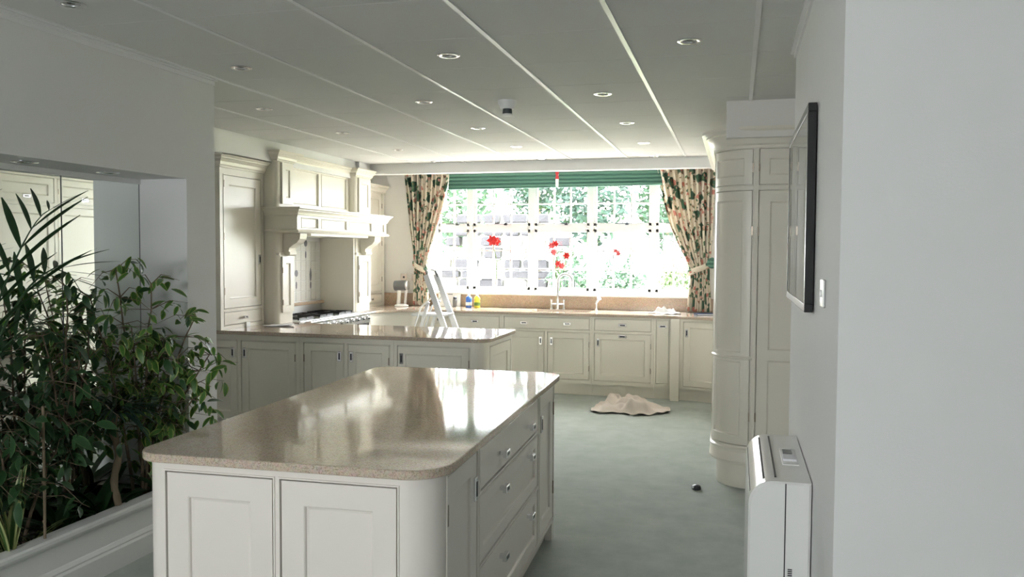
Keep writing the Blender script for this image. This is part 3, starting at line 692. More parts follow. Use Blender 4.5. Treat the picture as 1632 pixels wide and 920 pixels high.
for a, b in ((k0+.01, k0+.48), (k0+.49, k0+.95), (k0+.96, k2-.01)):
    d = obj('oven_door', MB().box(kx-.02, kx+.01, a, b, .14, .79), 'enamel', K, bevel=.006)
    mb = MB(); mb.tube([(kx+.05, a+.05, .73), (kx+.05, b-.05, .73)], .01, 8); mb.box(kx+.008, kx+.05, a+.06, a+.075, .724, .736); mb.box(kx+.008, kx+.05, b-.075, b-.06, .724, .736); obj('door_rail', mb, 'chrome', d, smooth=True)

# ================================================================== ISLAND
th = math.radians(2.0); IU = (math.cos(th), math.sin(th)); IV = (-math.sin(th), math.cos(th))
IW, IL = 1.10, 2.20; I0 = (-1.45-IW/2*IU[0]-IL/2*IV[0], 3.45-IW/2*IU[1]-IL/2*IV[1])
def isl(a, b): return (I0[0]+a*IU[0]+b*IV[0], I0[1]+a*IU[1]+b*IV[1])
def iface(a0, b0, ua, ub, na, nb):
    def f(u, z, n): x, y = isl(a0+u*ua+n*na, b0+u*ub+n*nb); return (x, y, z)
    f.seg = 1; return f
I = thing('kitchen_island', 'cream panelled kitchen island with rounded corners and drawers', 'island', (-1.45, 3.45, 0))
e = .03; rc = .115
FF = iface(0, e, 1, 0, 0, -1); FRt = iface(IW-e, 0, 0, 1, 1, 0); FBk = iface(0, IL-e, 1, 0, 0, 1); FLt = iface(e, 0, 0, 1, -1, 0)
fo = [(.118, .516, .13, .858), (.541, .946, .13, .858)]
mb = MB(); frame(mb, FF, .10, IW-e-rc, .10, TOPZ, fo); slab(mb, FF, .10, IW-e-rc, .10, TOPZ, -.04, -.021)
ro = [(.150, .515, .13, .868), (.551, 1.655, .705, .868), (.551, 1.655, .425, .685), (.551, 1.655, .13, .405), (1.70, 2.085, .13, .868)]
frame(mb, FRt, e+rc, IL-e-.05, .10, TOPZ, ro); slab(mb, FRt, e+rc, IL-e-.05, .10, TOPZ, -.04, -.021)
bo = [(.15, .53, .13, .858), (.57, .95, .13, .858)]
frame(mb, FBk, .10, IW-.10, .10, TOPZ, bo); slab(mb, FBk, .1, IW-.1, .1, TOPZ, -.04, -.021)
slab(mb, FLt, e+.07, IL-e-.07, .10, TOPZ, -.04, 0)
obj('body', mb, 'island_cream', I)
def icorner(a, b, r, a0, nm='corner_post'):
    def f(u, z, n): x, y = isl(a+(r+n)*math.cos(a0+u/r), b+(r+n)*math.sin(a0+u/r)); return (x, y, z)
    f.seg = 10; mb = MB(); slab(mb, f, 0, r*PI/2, .10, TOPZ, -.03, 0); slab(mb, f, 0, r*PI/2, 0, .10, -.03, -.012 if nm == 'foot' else -.02)
    obj(nm, mb, 'island_cream', I, smooth=True)
icorner(IW-e-rc, e+rc, rc, -PI/2); icorner(e+.07, e+.07, .07, PI); icorner(e+.07, IL-e-.07, .07, PI/2); icorner(IW-e-.07, IL-e-.07, .07, 0)
mb = MB(); slab(mb, FF, .1, IW-e-rc, 0, .10, -.04, -.02); slab(mb, FRt, e+rc, IL-e-.05, 0, .10, -.06, -.045); slab(mb, FBk, .1, IW-.1, 0, .1, -.04, -.02); slab(mb, FLt, .1, IL-.1, 0, .1, -.04, -.02); slab(mb, FRt, IL-e-.10, IL-e-.05, 0, .10, -.04, 0)
obj('plinth', mb, 'island_cream', I)
for o_ in fo: door(FF, I, *o_, name='front_panel', stile=.078, mat='island_cream')
for o_ in bo: door(FBk, I, *o_, name='back_panel', stile=.078, mat='island_cream')
d = door(FRt, I, *ro[0], stile=.07, mat='island_cream'); handle(FRt, d, .488, .735); hinge(FRt, d, .152, .74, .07); hinge(FRt, d, .152, .28, .07)
for q, st, kz in ((1, .03, .775), (2, .05, .63), (3, .05, .345)):
    d = door(FRt, I, *ro[q], name='drawer', stile=st, panel=(q > 1), mat='island_cream'); knob(FRt, d, .881, kz); knob(FRt, d, 1.417, kz)
d = door(FRt, I, *ro[4], stile=.07, mat='island_cream'); handle(FRt, d, 1.735, .72); hinge(FRt, d, 2.083, .74, .07); hinge(FRt, d, 2.083, .3, .07)
poly = []
for a, b, r, a0 in ((IW-.14, .14, .14, -PI/2), (IW-.10, IL-.10, .10, 0), (.10, IL-.10, .10, PI/2), (.10, .10, .10, PI)):
    poly += [isl(a+r*math.cos(a0+PI/2*i/10), b+r*math.sin(a0+PI/2*i/10)) for i in range(11)]
worktop('island_worktop', 'glossy speckled beige stone top of the kitchen island', poly)

# ================================================================== NICHE: mirrors, planter
G = 'mirror panels lining the plant niche'
for a, b, lab in ((.9, 2.35, 'mirror panel at the near end of the plant niche'), (2.353, 3.474, 'mirror panel behind the palm in the plant niche'), (3.480, 4.045, 'narrow mirror panel at the far end of the plant niche')):
    t = thing('mirror_panel', lab, 'mirror', (XM-.01, (a+b)/2, .2), group=G)
    obj('mirror_glass', MB().box(XM-.012, XM, a, b, .2, 1.975), 'mirror', t)
    obj('edge_strip', MB().box(XM-.012, XM+.002, b-.001, b+.0025, .2, 1.975), 'dark_metal', t)
mb = MB(); mb.box(XM-.02, XM+.012, .9, 4.045, 1.975, 2.002); struct('trim_5', mb, 'white')
P_ = thing('planter', 'low white panelled planter wall with moulded rim below the mirrors', 'planter', (XL, 2.5, 0))
mb = MB(); mb.box(XL-.03, XL+.012, .9, 4.045, 0, .25); obj('front_board', mb, 'white', P_)
R = [[(XL+o, y, z) for o, z in ((-.045, .24), (.012, .24), (.018, .25), (.034, .258), (.04, .27), (.04, .285), (.03, .293), (-.045, .293))] for y in (.9, 4.05)]
mb = MB(); mb.rings(R); obj('rim', mb, 'white', P_)
R = [[(XL+o, y, z) for o, z in ((.0, 0), (.03, 0), (.03, .10), (.024, .112), (.026, .12), (.018, .135), (.012, .14), (0, .14))] for y in (.9, 4.31)]
mb = MB(); mb.rings(R); obj('skirting', mb, 'white', P_)
mb = MB(); n = 30
for i in range(n+1):
    for j in range(5):
        mb.v.append((XM+.001+(.285)*j/4, .9+3.145*i/n, .215+random.uniform(-.012, .015)))
mb.f = [(i*5+j, i*5+j+1, (i+1)*5+j+1, (i+1)*5+j) for i in range(n) for j in range(4)]; mb.m = [0]*len(mb.f)
tag(obj('planter_soil', mb, 'soil', smooth=True), 'dark potting soil filling the planter', 'soil', kind='stuff')

# ------------------------------------------------------------------ plants
def leaf_mesh(name, L, W, mat, bend=.25, n=5, fold=.15, base_w=.1):
    mb = MB(); uv = []
    for i in range(n+1):
        t = i/n; w = W/2*max(.02, math.sin(PI*min(1, (t*.92+.04)))**.8*(1-.25*t)); z = -bend*L*t*t
        for s in (-1, 0, 1): mb.v.append((s*w, L*t, z - abs(s)*(-fold)*w)); uv.append((abs(s)*1.0, t))
    for i in range(n):
        for s in range(2): mb.f.append((i*3+s, i*3+s+1, (i+1)*3+s+1, (i+1)*3+s)); mb.m.append(0)
    mb.uv = uv
    me = bpy.data.meshes.new(name); me.from_pydata(mb.v, [], mb.f); me.materials.append(M[mat])
    ul = me.uv_layers.new(name='UVMap')
    for l in me.loops: ul.data[l.index].uv = uv[l.vertex_index]
    for p in me.polygons: p.use_smooth = True
    return me
def place(name, me, parent, loc, dirv, roll, s):
    d = Vector(dirv).normalized(); q = d.to_track_quat('Y', 'Z')
    o = bpy.data.objects.new(name, me); C.objects.link(o); o.parent = parent
    o.rotation_mode = 'QUATERNION'; from mathutils import Quaternion
    o.rotation_quaternion = q @ Quaternion((0, 1, 0), roll); o.location = loc; o.scale = (s, s, s)
    return o
def ok(p): return p[0] > XM+.025 and (p[1] < 4.03 or p[0] > XL+.02) and p[2] > .22
def ficus(lab, base, targets, nleaf, extra, mats, seed, leafL=.07, blen=(.10, .24)):
    rnd = random.Random(seed); B = Vector(base)
    t = thing('weeping_fig', lab, 'plant', base, group='plants in the mirrored planter')
    meshes = [leaf_mesh('leaf', leafL*k, leafL*.5*k, m, .3) for k in (.85, 1.1) for m in mats]
    tips = []; mb = MB()
    for tg in targets:
        top = Vector(tg)-B; a = rnd.uniform(0, 2*PI); st = Vector((.03*math.cos(a), .03*math.sin(a), 0)); pts = []
        for i in range(10):
            q = i/9; p = Vector((st.x+(top.x-st.x)*q**1.6, st.y+(top.y-st.y)*q**1.4, top.z*q)) + Vector((rnd.uniform(-1, 1), rnd.uniform(-1, 1), 0))*.008
            p.x = max(p.x, XM+.03-base[0]); pts.append(p)
        mb.tube(pts, [.008*(1-.8*i/9)+.0015 for i in range(10)], 6)
        for i in range(4, 10):
            for r in range(4):
                a = rnd.uniform(0, 2*PI); L = rnd.uniform(*blen)
                q = pts[i] + Vector((math.cos(a)*L, math.sin(a)*L, rnd.uniform(-.10, .05)))
                if not ok(q+B): continue
                mid = pts[i].lerp(q, .5) + Vector((0, 0, .03)); mb.tube([pts[i], mid, q], [.003, .002, .001], 4); tips.append((pts[i], mid, q))
    obj('branches', mb, 'bark', t, local=True, smooth=True)
    cnt = 0; k = 0; ex = MB(); ex.uv = []
    while cnt < nleaf+extra and k < (nleaf+extra)*8:
        k += 1; b = rnd.choice(tips); q = rnd.random()**.7
        p = b[0].lerp(b[1], q*2) if q < .5 else b[1].lerp(b[2], q*2-1)
        p = p + Vector((rnd.uniform(-.03, .03), rnd.uniform(-.03, .03), rnd.uniform(-.04, .02)))
        d = Vector((rnd.uniform(-.8, 1), rnd.uniform(-1, 1), rnd.uniform(-1.0, .2)))
        w = p + B; e_ = w + d.normalized()*leafL*1.1
        if not ok(w) or not ok(e_): continue
        rl, sc, me = rnd.uniform(-.8, .8), rnd.uniform(.75, 1.15), rnd.choice(meshes)
        if cnt < nleaf: place('leaf', me, t, p, d, rl, sc)
        else:
            from mathutils import Quaternion
            m4 = Matrix.LocRotScale(p, d.normalized().to_track_quat('Y', 'Z') @ Quaternion((0, 1, 0), rl), Vector((sc, sc, sc)))
            ex.add([m4 @ v.co for v in me.vertices], [tuple(pl.vertices) for pl in me.polygons]); ul = me.uv_layers[0]; uvs = [None]*len(me.vertices)
            for l in me.loops: uvs[l.vertex_index] = tuple(ul.data[l.index].uv)
            ex.uv += uvs
        cnt += 1
    if extra: tag(obj('foliage', ex, mats[0], t, local=True, smooth=True), kind='stuff')
    return t
ficus('tall variegated weeping fig at the far end of the planter', (-3.12, 3.80, .215), [(-3.05, 3.54, 1.5), (-2.97, 3.72, 1.42), (-2.86, 3.92, 1.24), (-2.83, 4.0, 1.02), (-3.1, 3.42, 1.36), (-3.0, 3.85, 1.12), (-2.88, 3.92, .78), (-3.05, 3.65, 1.2)], 300, 420, ['ficus_leaf', 'ficus_leaf', 'ficus_leaf_dark'], 3, .078)
ficus('dark green weeping fig in front of the mirror seam', (-3.15, 3.32, .215), [(-3.12, 3.30, 1.42), (-3.1, 3.45, 1.30), (-3.1, 3.14, 1.2), (-3.05, 3.3, 1.12), (-3.1, 3.4, .95)], 260, 0, ['ficus_leaf_dark', 'ficus_leaf_dark'], 11, .08)
ficus('bushy dark green fig beside the palm', (-3.13, 2.98, .215), [(-3.1, 2.86, .88), (-3.05, 3.1, .85), (-3.02, 3.2, .78), (-3.1, 2.72, .85)], 220, 0, ['ficus_leaf_dark'], 23, .085)
def palm(lab, base, fronds, seed):
    rnd = random.Random(seed); t = thing('palm', lab, 'plant', base, group='plants in the mirrored planter')
    lf = leaf_mesh('leaflet', 1.0, .10, 'green_palm', .12, 6, .2)
    for (tip, bow, n, LL0) in fronds:
        p0 = Vector((rnd.uniform(-.03, .03), rnd.uniform(-.03, .03), 0)); p3 = Vector(tip)-Vector(base); p1 = p0.lerp(p3, .3)+Vector((0, 0, bow)); p2 = p0.lerp(p3, .75)+Vector((0, 0, bow*1.1))
        bz = lambda q: p0*(1-q)**3+p1*3*q*(1-q)**2+p2*3*q*q*(1-q)+p3*q**3
        pts = [bz(i/16) for i in range(17)]
        mb = MB(); mb.tube(pts, [.009-.0075*i/16 for i in range(17)], 6); fr = obj('frond', mb, 'green_palm', t, local=True, smooth=True)
        for i in range(n):
            q = .30+.70*i/(n-1); p = bz(q); d = (bz(min(1, q+.02))-bz(q-.02)).normalized(); side = d.cross(Vector((0, 0, 1))).normalized()
            for s in (-1, 1):
                L = LL0*(math.sin(PI*(.12+.8*(i/(n-1))))**.7)*rnd.uniform(.9, 1.08)
                dv = d*.75+side*s*.8+Vector((0, 0, .25))
                e_ = p+Vector(base)+dv.normalized()*L
                if e_.x < XM+.02: 
                    dv.x = abs(dv.x)*.1; e_ = p+Vector(base)+dv.normalized()*L
                    if e_.x < XM+.02: dv.x = .25
                place('leaflet', lf, fr, p, dv, rnd.uniform(-.3, .3), L)
    return t
palm('feathery dark green palm at the left of the planter', (-3.08, 2.45, .215), [((-3.04, 3.12, 1.78), .30, 9, .38), ((-3.0, 3.26, 1.40), .60, 11, .33), ((-2.98, 3.12, 1.16), .5, 9, .26), ((-2.96, 2.70, 1.86), .2, 8, .3), ((-2.95, 2.0, 1.7), .3, 8, .3)], 5)
def strap_plant(name, lab, base, n, L, W, mat, seed, cane=0, up=.6, bend=.7, spread=1.0):
    rnd = random.Random(seed); t = thing(name, lab, 'plant', base, group='plants in the mirrored planter')
    if cane:
        mb = MB(); pts = [(0.01*math.sin(i*.9), .008*math.cos(i*.8), cane*i/14) for i in range(15)]
        mb.tube(pts, [.017+.0025*(i % 2) for i in range(15)], 10); obj('cane', mb, 'cane', t, local=True, smooth=True)
    ms = [leaf_mesh('leaf', L*k, W, mat, bend, 8, .25) for k in (.75, 1.0)]
    for i in range(n):
        a = 2*PI*i/n*2.4+rnd.uniform(-.3, .3); e_ = rnd.uniform(up-.35, up+.5)
        d = Vector((math.cos(a)*spread, math.sin(a)*spread, e_)); m = rnd.choice(ms)
        tip = Vector(base)+Vector((0, 0, cane))+d.normalized()*L*.95
        if tip.x < XM+.02: d.x *= -.3
        tip = Vector(base)+Vector((0, 0, cane))+d.normalized()*L*.95
        if tip.x > XL-.04 and tip.z < .75: d.x = -.05
        place('leaf', m, t, (0, 0, cane-.02+rnd.uniform(0, .05)), d, rnd.uniform(-.2, .2), rnd.uniform(.85, 1.1))
    return t
strap_plant('dracaena', 'spiky dark dracaena on a bare cane', (-3.05, 3.53, .215), 60, .30, .020, 'green_blue', 31, cane=.56, up=.4, bend=.5)
strap_plant('snake_plant', 'upright variegated strap plant at the left of the planter', (-3.03, 2.86, .215), 9, .42, .055, 'strap_varieg', 41, up=2.2, bend=.12, spread=.5)
strap_plant('spider_plant', 'low variegated spider plant by the planter rim', (-3.06, 3.0, .215), 16, .24, .030, 'strap_varieg', 43, up=.7, bend=.6)
for lab, base, n, sd in (('broad leaved dark plant under the dracaena', (-3.08, 3.42, .215), 22, 51), ('broad leaved dark plant in the middle of the planter', (-3.1, 3.2, .215), 24, 52), ('broad leaved dark plant at the far end of the planter', (-3.08, 3.88, .215), 16, 53)):
    strap_plant('peace_lily', lab, base, n, .30, .085, 'green_dark', sd, up=.9, bend=.5)
t = thing('bamboo_stake', 'thin brown bamboo stake standing among the plants', 'stake', (-3.0, 3.02, .215)); mb = MB(); mb.tube([(0, 0, 0), (.004, 0, .3), (0, .004, .68)], .006, 8)
for z in (.15, .33, .52): mb.lathe([(.0075, z), (.0085, z+.006), (.0075, z+.012)], 8)
obj('stem', mb, 'cane', t, local=True, smooth=True)

# ================================================================== CURTAINS, BLINDS
def interp(tbl, z):
    for (za, *a), (zb, *b) in zip(tbl, tbl[1:]):
        if za >= z >= zb:
            q = (za-z)/(za-zb) if za > zb else 0; q = q*q*(3-2*q) if False else q
            return [x+(y-x)*q for x, y in zip(a, b)]
    return list(tbl[-1][1:])
def curtain(lab, tbl, y, folds, ztop, zbot, tie_z, side, knot):
    t = thing('curtain', lab, 'curtain', ((tbl[0][1]+tbl[0][2])/2, y, zbot), group='floral window curtains')
    nr, nc = 60, folds*10; mb = MB(); uv = []
    for i in range(nr+1):
        z = ztop+(zbot-ztop)*i/nr; xl, xr = interp(tbl, z); w = xr-xl
        A = .035*(.35+.65*min(1, w/.55)) + (.012 if abs(z-tie_z) > .1 else 0)
        for j in range(nc+1):
            u = j/nc; ph = 2*PI*folds*u
            yy = y + A*math.sin(ph) + .012*math.sin(ph*.37+z*3)
            mb.v.append((xl+w*u+.006*math.sin(ph*2+z*2), yy, z)); uv.append((u*1.05, z*.8))
    mb.f = [(i*(nc+1)+j, i*(nc+1)+j+1, (i+1)*(nc+1)+j+1, (i+1)*(nc+1)+j) for i in range(nr) for j in range(nc)]; mb.m = [0]*len(mb.f); mb.uv = uv
    o = obj('drape', mb, 'floral', t, smooth=True, angle=180); s = o.modifiers.new('s', 'SOLIDIFY'); s.thickness = .003
    xl, xr = interp(tbl, tie_z); cx, hw = (xl+xr)/2, (xr-xl)/2+.015
    mb = MB(); uv = []; n = 24
    for k in range(n+1):
        a = 2*PI*k/n; dz = side*.05*math.cos(a)
        for h, o_ in ((-.035, 0), (-.015, .006), (.015, .006), (.035, 0)): mb.v.append((cx+(hw+o_)*math.cos(a), y+(.058+o_)*math.sin(a), tie_z+h+dz)); uv.append((a*.06, h+.3))
    mb.f = [(k*4+j, k*4+j+1, k*4+5+j, k*4+4+j) for k in range(n) for j in range(3)]; mb.m = [0]*len(mb.f); mb.uv = uv
    o = obj('tieback', mb, 'floral', t, smooth=True); s = o.modifiers.new('s', 'SOLIDIFY'); s.thickness = .004
    if knot:
        mb = MB(); kx_, kz = cx+side*(hw+.02), tie_z+side*side*.07
        for q in range(3): mb.rings([[(kx_+.01*q+r*math.cos(2*PI*k/12), y-.065-.008*q+d, kz+.01*q+r*1.05*math.sin(2*PI*k/12)) for k in range(12)] for r, d in ((.055-.012*q, .012), (.06-.012*q, 0), (.05-.012*q, -.012))])
        obj('rosette', mb, 'blind_green', t, smooth=True)
curtain('floral curtain tied back at the left of the window', [(2.60, -4.03, -3.42), (2.2, -3.98, -3.49), (1.9, -3.945, -3.585), (1.6, -3.90, -3.69), (1.43, -3.895, -3.73), (1.30, -3.89, -3.715), (.93, -3.90, -3.70)], 9.70, 9, 2.60, .93, 1.40, -1, False)
curtain('floral curtain with green rosette tied back at the right of the window', [(2.60, -.90, -.225), (2.2, -.82, -.25), (1.9, -.735, -.26), (1.6, -.60, -.285), (1.45, -.525, -.30), (1.32, -.51, -.30), (.93, -.55, -.27)], 9.70, 10, 2.60, .93, 1.42, 1, True)
def blind(lab, x0, x1, zb0, zb1):
    t = thing('roman_blind', lab, 'blind', ((x0+x1)/2, 9.74, zb0), group='green roman blinds')
    zt = 2.60; n = 6
    for k in range(n):
        mb = MB(); R = []
        for x, zb in ((x0, zb0), ((x0+x1)/2, (zb0+zb1)/2), (x1, zb1)):
            a = zb+(zt-zb)*k/n; b = zb+(zt-zb)*(k+1)/n+.012; d = .03+.006*(n-k)
            R.append([(x, 9.755, b), (x, 9.755-d*.6, b-.004), (x, 9.755-d, (a*2+b)/3), (x, 9.755-d*.9, a), (x, 9.755-d*.4, a-.004), (x, 9.755, a+.006)])
        mb.rings(R); obj('fold', mb, 'blind_green', t, smooth=True, angle=30)
    mb = MB(); mb.box(x0, x1, 9.745, 9.768, 2.58, 2.62); obj('headrail', mb, 'white', t)
blind('left green roman blind gathered above the window', -3.44, -2.085, 2.365, 2.375)
blind('right green roman blind gathered above the window', -2.06, -.84, 2.375, 2.385)
t = thing('blind_tassel', 'red and white tassel hanging between the two blinds', 'tassel', (-2.073, 9.69, 2.38))
mb = MB(); mb.lathe([(.004, .24), (.01, .2), (.022, .17), (.02, .15), (.014, .14), (.022, .10), (.024, .09)], 10); obj('tassel_head', mb, 'red_tassel', t, local=True, smooth=True)
mb = MB(); mb.lathe([(.02, .092), (.02, .02), (.016, 0)], 10); obj('fringe', mb, 'white', t, local=True, smooth=True)

# ================================================================== CEILING FITTINGS
def make_light():
    t = thing('downlight', '', 'downlight')
    mb = MB(); R = [(.058, 0), (.058, -.004), (.052, -.007), (.036, -.006), (.033, -.002), (.033, .01)]; mb.lathe(R, 28, cap=False); obj('bezel', mb, 'chrome', t, local=True, smooth=True, angle=50)
    mb = MB(); mb.lathe([(.032, .008), (.026, .004), (.014, -.001), (.001, -.003)], 20, cap=False); obj('lamp', mb, 'dark_metal', t, local=True, smooth=True)
    return t
proto = make_light(); first = True
rows = [(2.83, [-2.63], 'nearest row'), (4.03, [-2.63, -1.43, -.23], 'row above the island'), (5.23, [-3.23, -2.03, -.83], 'row level with the smoke detector'), (6.43, [-3.23, -2.03, -.83], 'row above the peninsula'), (7.63, [-3.23, -2.03, -.83], 'second row from the window beam'), (8.69, [-3.23, -2.03, -.83], 'row next to the window beam')]
for y, xl, rn in rows:
    for i, x in enumerate(xl):
        o = proto if first else copy_tree(proto); first = False
        o.location = (x, y, CE); pos = ['left', 'middle', 'right'][i] if len(xl) > 1 else 'only visible'
        tag(o, f'{pos} round recessed downlight in the {rn}', 'downlight', 'recessed ceiling downlights')
t = thing('smoke_detector', 'white smoke detector hanging from the ceiling near the middle', 'detector', (-1.48, 5.33, CE))
mb = MB(); mb.lathe([(.062, 0), (.062, -.022), (.05, -.04), (.046, -.055)], 24); obj('base', mb, 'white', t, local=True, smooth=True)
mb = MB(); mb.lathe([(.030, -.055), (.032, -.075), (.032, -.09), (.022, -.098)], 20); obj('sensor_cage', mb, 'dark_metal', t, local=True, smooth=True)
mb = MB(); mb.lathe([(.034, -.088), (.034, -.098), (.02, -.102)], 20); obj('sensor_cap', mb, 'white', t, local=True, smooth=True)
for i, y in enumerate((3.1, 3.62)):
    o = copy_tree(proto); o.location = (-3.15, y, 2.003); tag(o, ('round recessed downlight in the niche soffit above the palm', 'round recessed downlight in the niche soffit by the mirror seam')[i], 'downlight', 'recessed niche downlights')

# ================================================================== RIGHT WALL THINGS
t = thing('picture', 'black framed glazed picture hanging on the right wall', 'picture', (XR, 3.68, 1.39))
y0, y1, z0, z1 = 3.13, 4.22, 1.39, 2.135
for a in ((y0, y1, z0, z0+.03), (y0, y1, z1-.03, z1), (y0, y0+.03, z0+.03, z1-.03), (y1-.03, y1, z0+.03, z1-.03)):
    obj('frame_rail', MB().box(XR-.034, XR-.004, a[0], a[1], a[2], a[3]), 'black', t, bevel=.002)
obj('mount', MB().box(XR-.029, XR-.006, y0+.03, y1-.03, z0+.03, z1-.03), 'mount', t)
mb = MB(); mb.box(XR-.0296, XR-.0291, y0+.2, y1-.2, z0+.16, z1-.16); obj('print', mb, 'paper', t)
obj('glazing', MB().box(XR-.0325, XR-.0305, y0+.03, y1-.03, z0+.03, z1-.03), 'glass', t)
def plate(name, lab, cat, loc, nrm, mat, rocker=True):
    t = thing(name, lab, cat, loc)
    mb = MB()
    if nrm == 'x': mb.box(-.009, 0, -.044, .044, -.044, .044)
    else: mb.box(-.044, .044, -.009, 0, -.044, .044)
    obj('plate', mb, mat, t, local=True, bevel=.003)
    mb = MB()
    if nrm == 'x': mb.box(-.014, -.009, -.007, .007, -.012, .012)
    else: mb.box(-.013, .013, -.013, -.009, -.013, .013)
    obj('switch_rocker', mb, 'white' if nrm == 'x' else 'dark_slot', t, local=True, bevel=.001)
plate('light_switch', 'steel light switch on the wall right of the picture', 'switch', (XR, 2.79, 1.475), 'x', 'brushed')
plate('wall_socket', 'left metal wall socket above the countertop mixer', 'socket', (-4.07, YB, 1.275), 'y', 'socket_steel')
plate('wall_socket', 'right metal wall socket beside the left curtain', 'socket', (-3.92, YB-.0, 1.275), 'y', 'socket_steel')

# heater / convector
Hh = thing('fan_heater', 'white floor-standing air unit with rounded top against the right wall', 'heater', (.16, 3.45, 0))
hx0, hx1, hy0, hy1, hz = .055, XR-.004, 3.02, 3.82, .80
def hprof(ins, r):
    P = [(hx1-ins, .03+ins), (hx1-ins, hz-ins)]
    P += [(hx0+ins+r-r*math.sin(a), hz-ins-r+r*math.cos(a)) for a in [PI/2*i/8 for i in range(9)]]
    P += [(hx0+ins, .03+ins)]; return P
mb = MB(); mb.rings([[(x, y, z) for x, z in hprof(i_, .085)] for y, i_ in ((hy0, .008), (hy0+.008, 0), (hy1-.008, 0), (hy1, .008))]); obj('casing', mb, 'white_gloss', Hh, smooth=True, angle=35)
mb = MB()
mb.box(hx0+.012, hx1-.01, hy0+.02, hy1-.02, 0, .032); obj('feet', mb, 'grey_plastic', Hh)
mb = MB(); mb.box(hx1-.088, hx1-.084, hy0-.001, hy0+.002, .04, hz-.005); obj('side_seam', mb, 'dark_slot', Hh)
for q, (x, dz) in enumerate(((hx0+.008, -.055), (hx0+.052, -.008), (hx0+.092, .0005))):
    mb = MB(); mb.box(x-.0035, x+.0035, hy0+.06, hy1-.06, hz+dz-.004, hz+dz+.0035); obj('vent_slot', mb, 'dark_slot', Hh)
mb = MB(); mb.box(hx1-.085, hx1-.025, hy0+.25, hy0+.52, hz-.002, hz+.004); obj('control_panel', mb, 'white', Hh, bevel=.002)
mb = MB(); mb.box(hx1-.08, hx1-.03, hy0+.30, hy0+.38, hz+.003, hz+.012); obj('buttons', mb, 'paper', Hh, bevel=.002)
mb = MB(); mb.box(hx1-.075, hx1-.04, hy0+.42, hy0+.49, hz+.003, hz+.006); obj('display', mb, 'grey_plastic', Hh)
mb = MB()
for k in range(6): mb.box(hx1-.075, hx1-.06, hy0-.0015, hy0+.003, .455+.007*k, .459+.007*k)
obj('side_vent', mb, 'dark_slot', Hh)

# ================================================================== SMALL THINGS
# tap
T = thing('kitchen_tap', 'chrome swan-neck mixer tap with two levers behind the sink', 'tap', (-2.055, 9.70, .9205))
mb = MB(); mb.lathe([(.028, 0), (.028, .008), (.02, .014), (.018, .12)], 16); obj('base', mb, 'chrome', T, local=True, smooth=True)
mb = MB(); mb.tube([(0, 0, .10), (0, 0, .33)] + [(.09-.09*math.cos(a), -.02*math.sin(a/2), .33+.09*math.sin(a)) for a in [PI*i/10 for i in range(1, 10)]] + [(.18, -.02, .31), (.183, -.02, .26)], .015, 10); obj('spout', mb, 'chrome', T, local=True, smooth=True)
mb = MB(); mb.tube([(-.075, 0, .06), (.075, 0, .06)], .013, 10); obj('bridge', mb, 'chrome', T, local=True, smooth=True)
for s in (-1, 1):
    mb = MB(); mb.lathe([(.02, 0), (.02, .01), (.012, .02), (.013, .09), (.016, .10), (.014, .115)], 12, (s*.075, 0, 0)); mb.tube([(s*.075, 0, .108), (s*.078, -.05, .125)], .006, 8); obj('lever', mb, 'chrome', T, local=True, smooth=True)
t = thing('soap_dispenser', 'small chrome spray head right of the sink', 'dispenser', (-1.585, 9.69, .9205))
mb = MB(); mb.lathe([(.022, 0), (.022, .008), (.013, .014), (.012, .085)], 14); obj('stem', mb, 'chrome', t, local=True, smooth=True)
mb = MB(); mb.tube([(-.012, 0, .075), (.01, -.01, .11), (.035, -.03, .145)], [.014, .024, .026], 12); obj('spray_head', mb, 'chrome', t, local=True, smooth=True)
def bottle(lab, loc, mat):
    t = thing('bottle', lab, 'bottle', loc, group='washing-up bottles')
    mb = MB(); mb.lathe([(.034, 0), (.038, .006), (.038, .07), (.034, .085), (.038, .1), (.036, .125), (.02, .142), (.014, .146)], 18); obj('bottle_body', mb, mat, t, local=True, smooth=True)
    mb = MB(); mb.lathe([(.016, .146), (.016, .162), (.008, .166), (.007, .185), (.002, .187)], 14); obj('cap', mb, 'white', t, local=True, smooth=True)
    mb = MB(); mb.lathe([(.0385, .028), (.0388, .03), (.0388, .066), (.0385, .068)], 18, cap=False); obj('label_band', mb, 'white' if mat == 'blue' else 'stem', t, local=True, smooth=True)
bottle('blue washing-up bottle with white cap on the worktop', (-3.14, 9.60, .9205), 'blue'); bottle('yellow washing-up bottle with white cap on the worktop', (-3.035, 9.60, .9205), 'yellow')
t = thing('white_board', 'white board leaning against the wall left of the bottles', 'board', (-3.43, 9.76, .9205)); mb = MB()
mb.extrude([(-.16, .002), (.135, .002), (.135, .16), (.125, .17), (-.15, .17), (-.16, .16)], lambda p, q, a: (p, a+q*.15-.03, q), 0, .012); obj('board_panel', mb, 'white', t, local=True, bevel=.002)
mb = MB(); mb.extrude([(-.03, .145), (.03, .145), (.03, .155), (-.03, .155)], lambda p, q, a: (p, a+q*.15-.03, q), -.0008, .0); obj('hand_slot', mb, 'grey_plastic', t, local=True)
for lab, x, h, w in (('shorter dark jar in front of the white board', -3.42, .085, .03), ('taller dark jar in front of the white board', -3.325, .125, .028)):
    t = thing('spice_jar', lab, 'jar', (x, 9.62, .9205), group='dark jars'); mb = MB(); mb.lathe([(w*.9, 0), (w, .005), (w, h*.72), (w*.8, h*.8)], 16); obj('jar_body', mb, 'grey_plastic', t, local=True, smooth=True)
    mb = MB(); mb.lathe([(w*.85, h*.8), (w*.85, h), (w*.7, h+.004)], 16); obj('lid', mb, 'dark_metal', t, local=True, smooth=True)
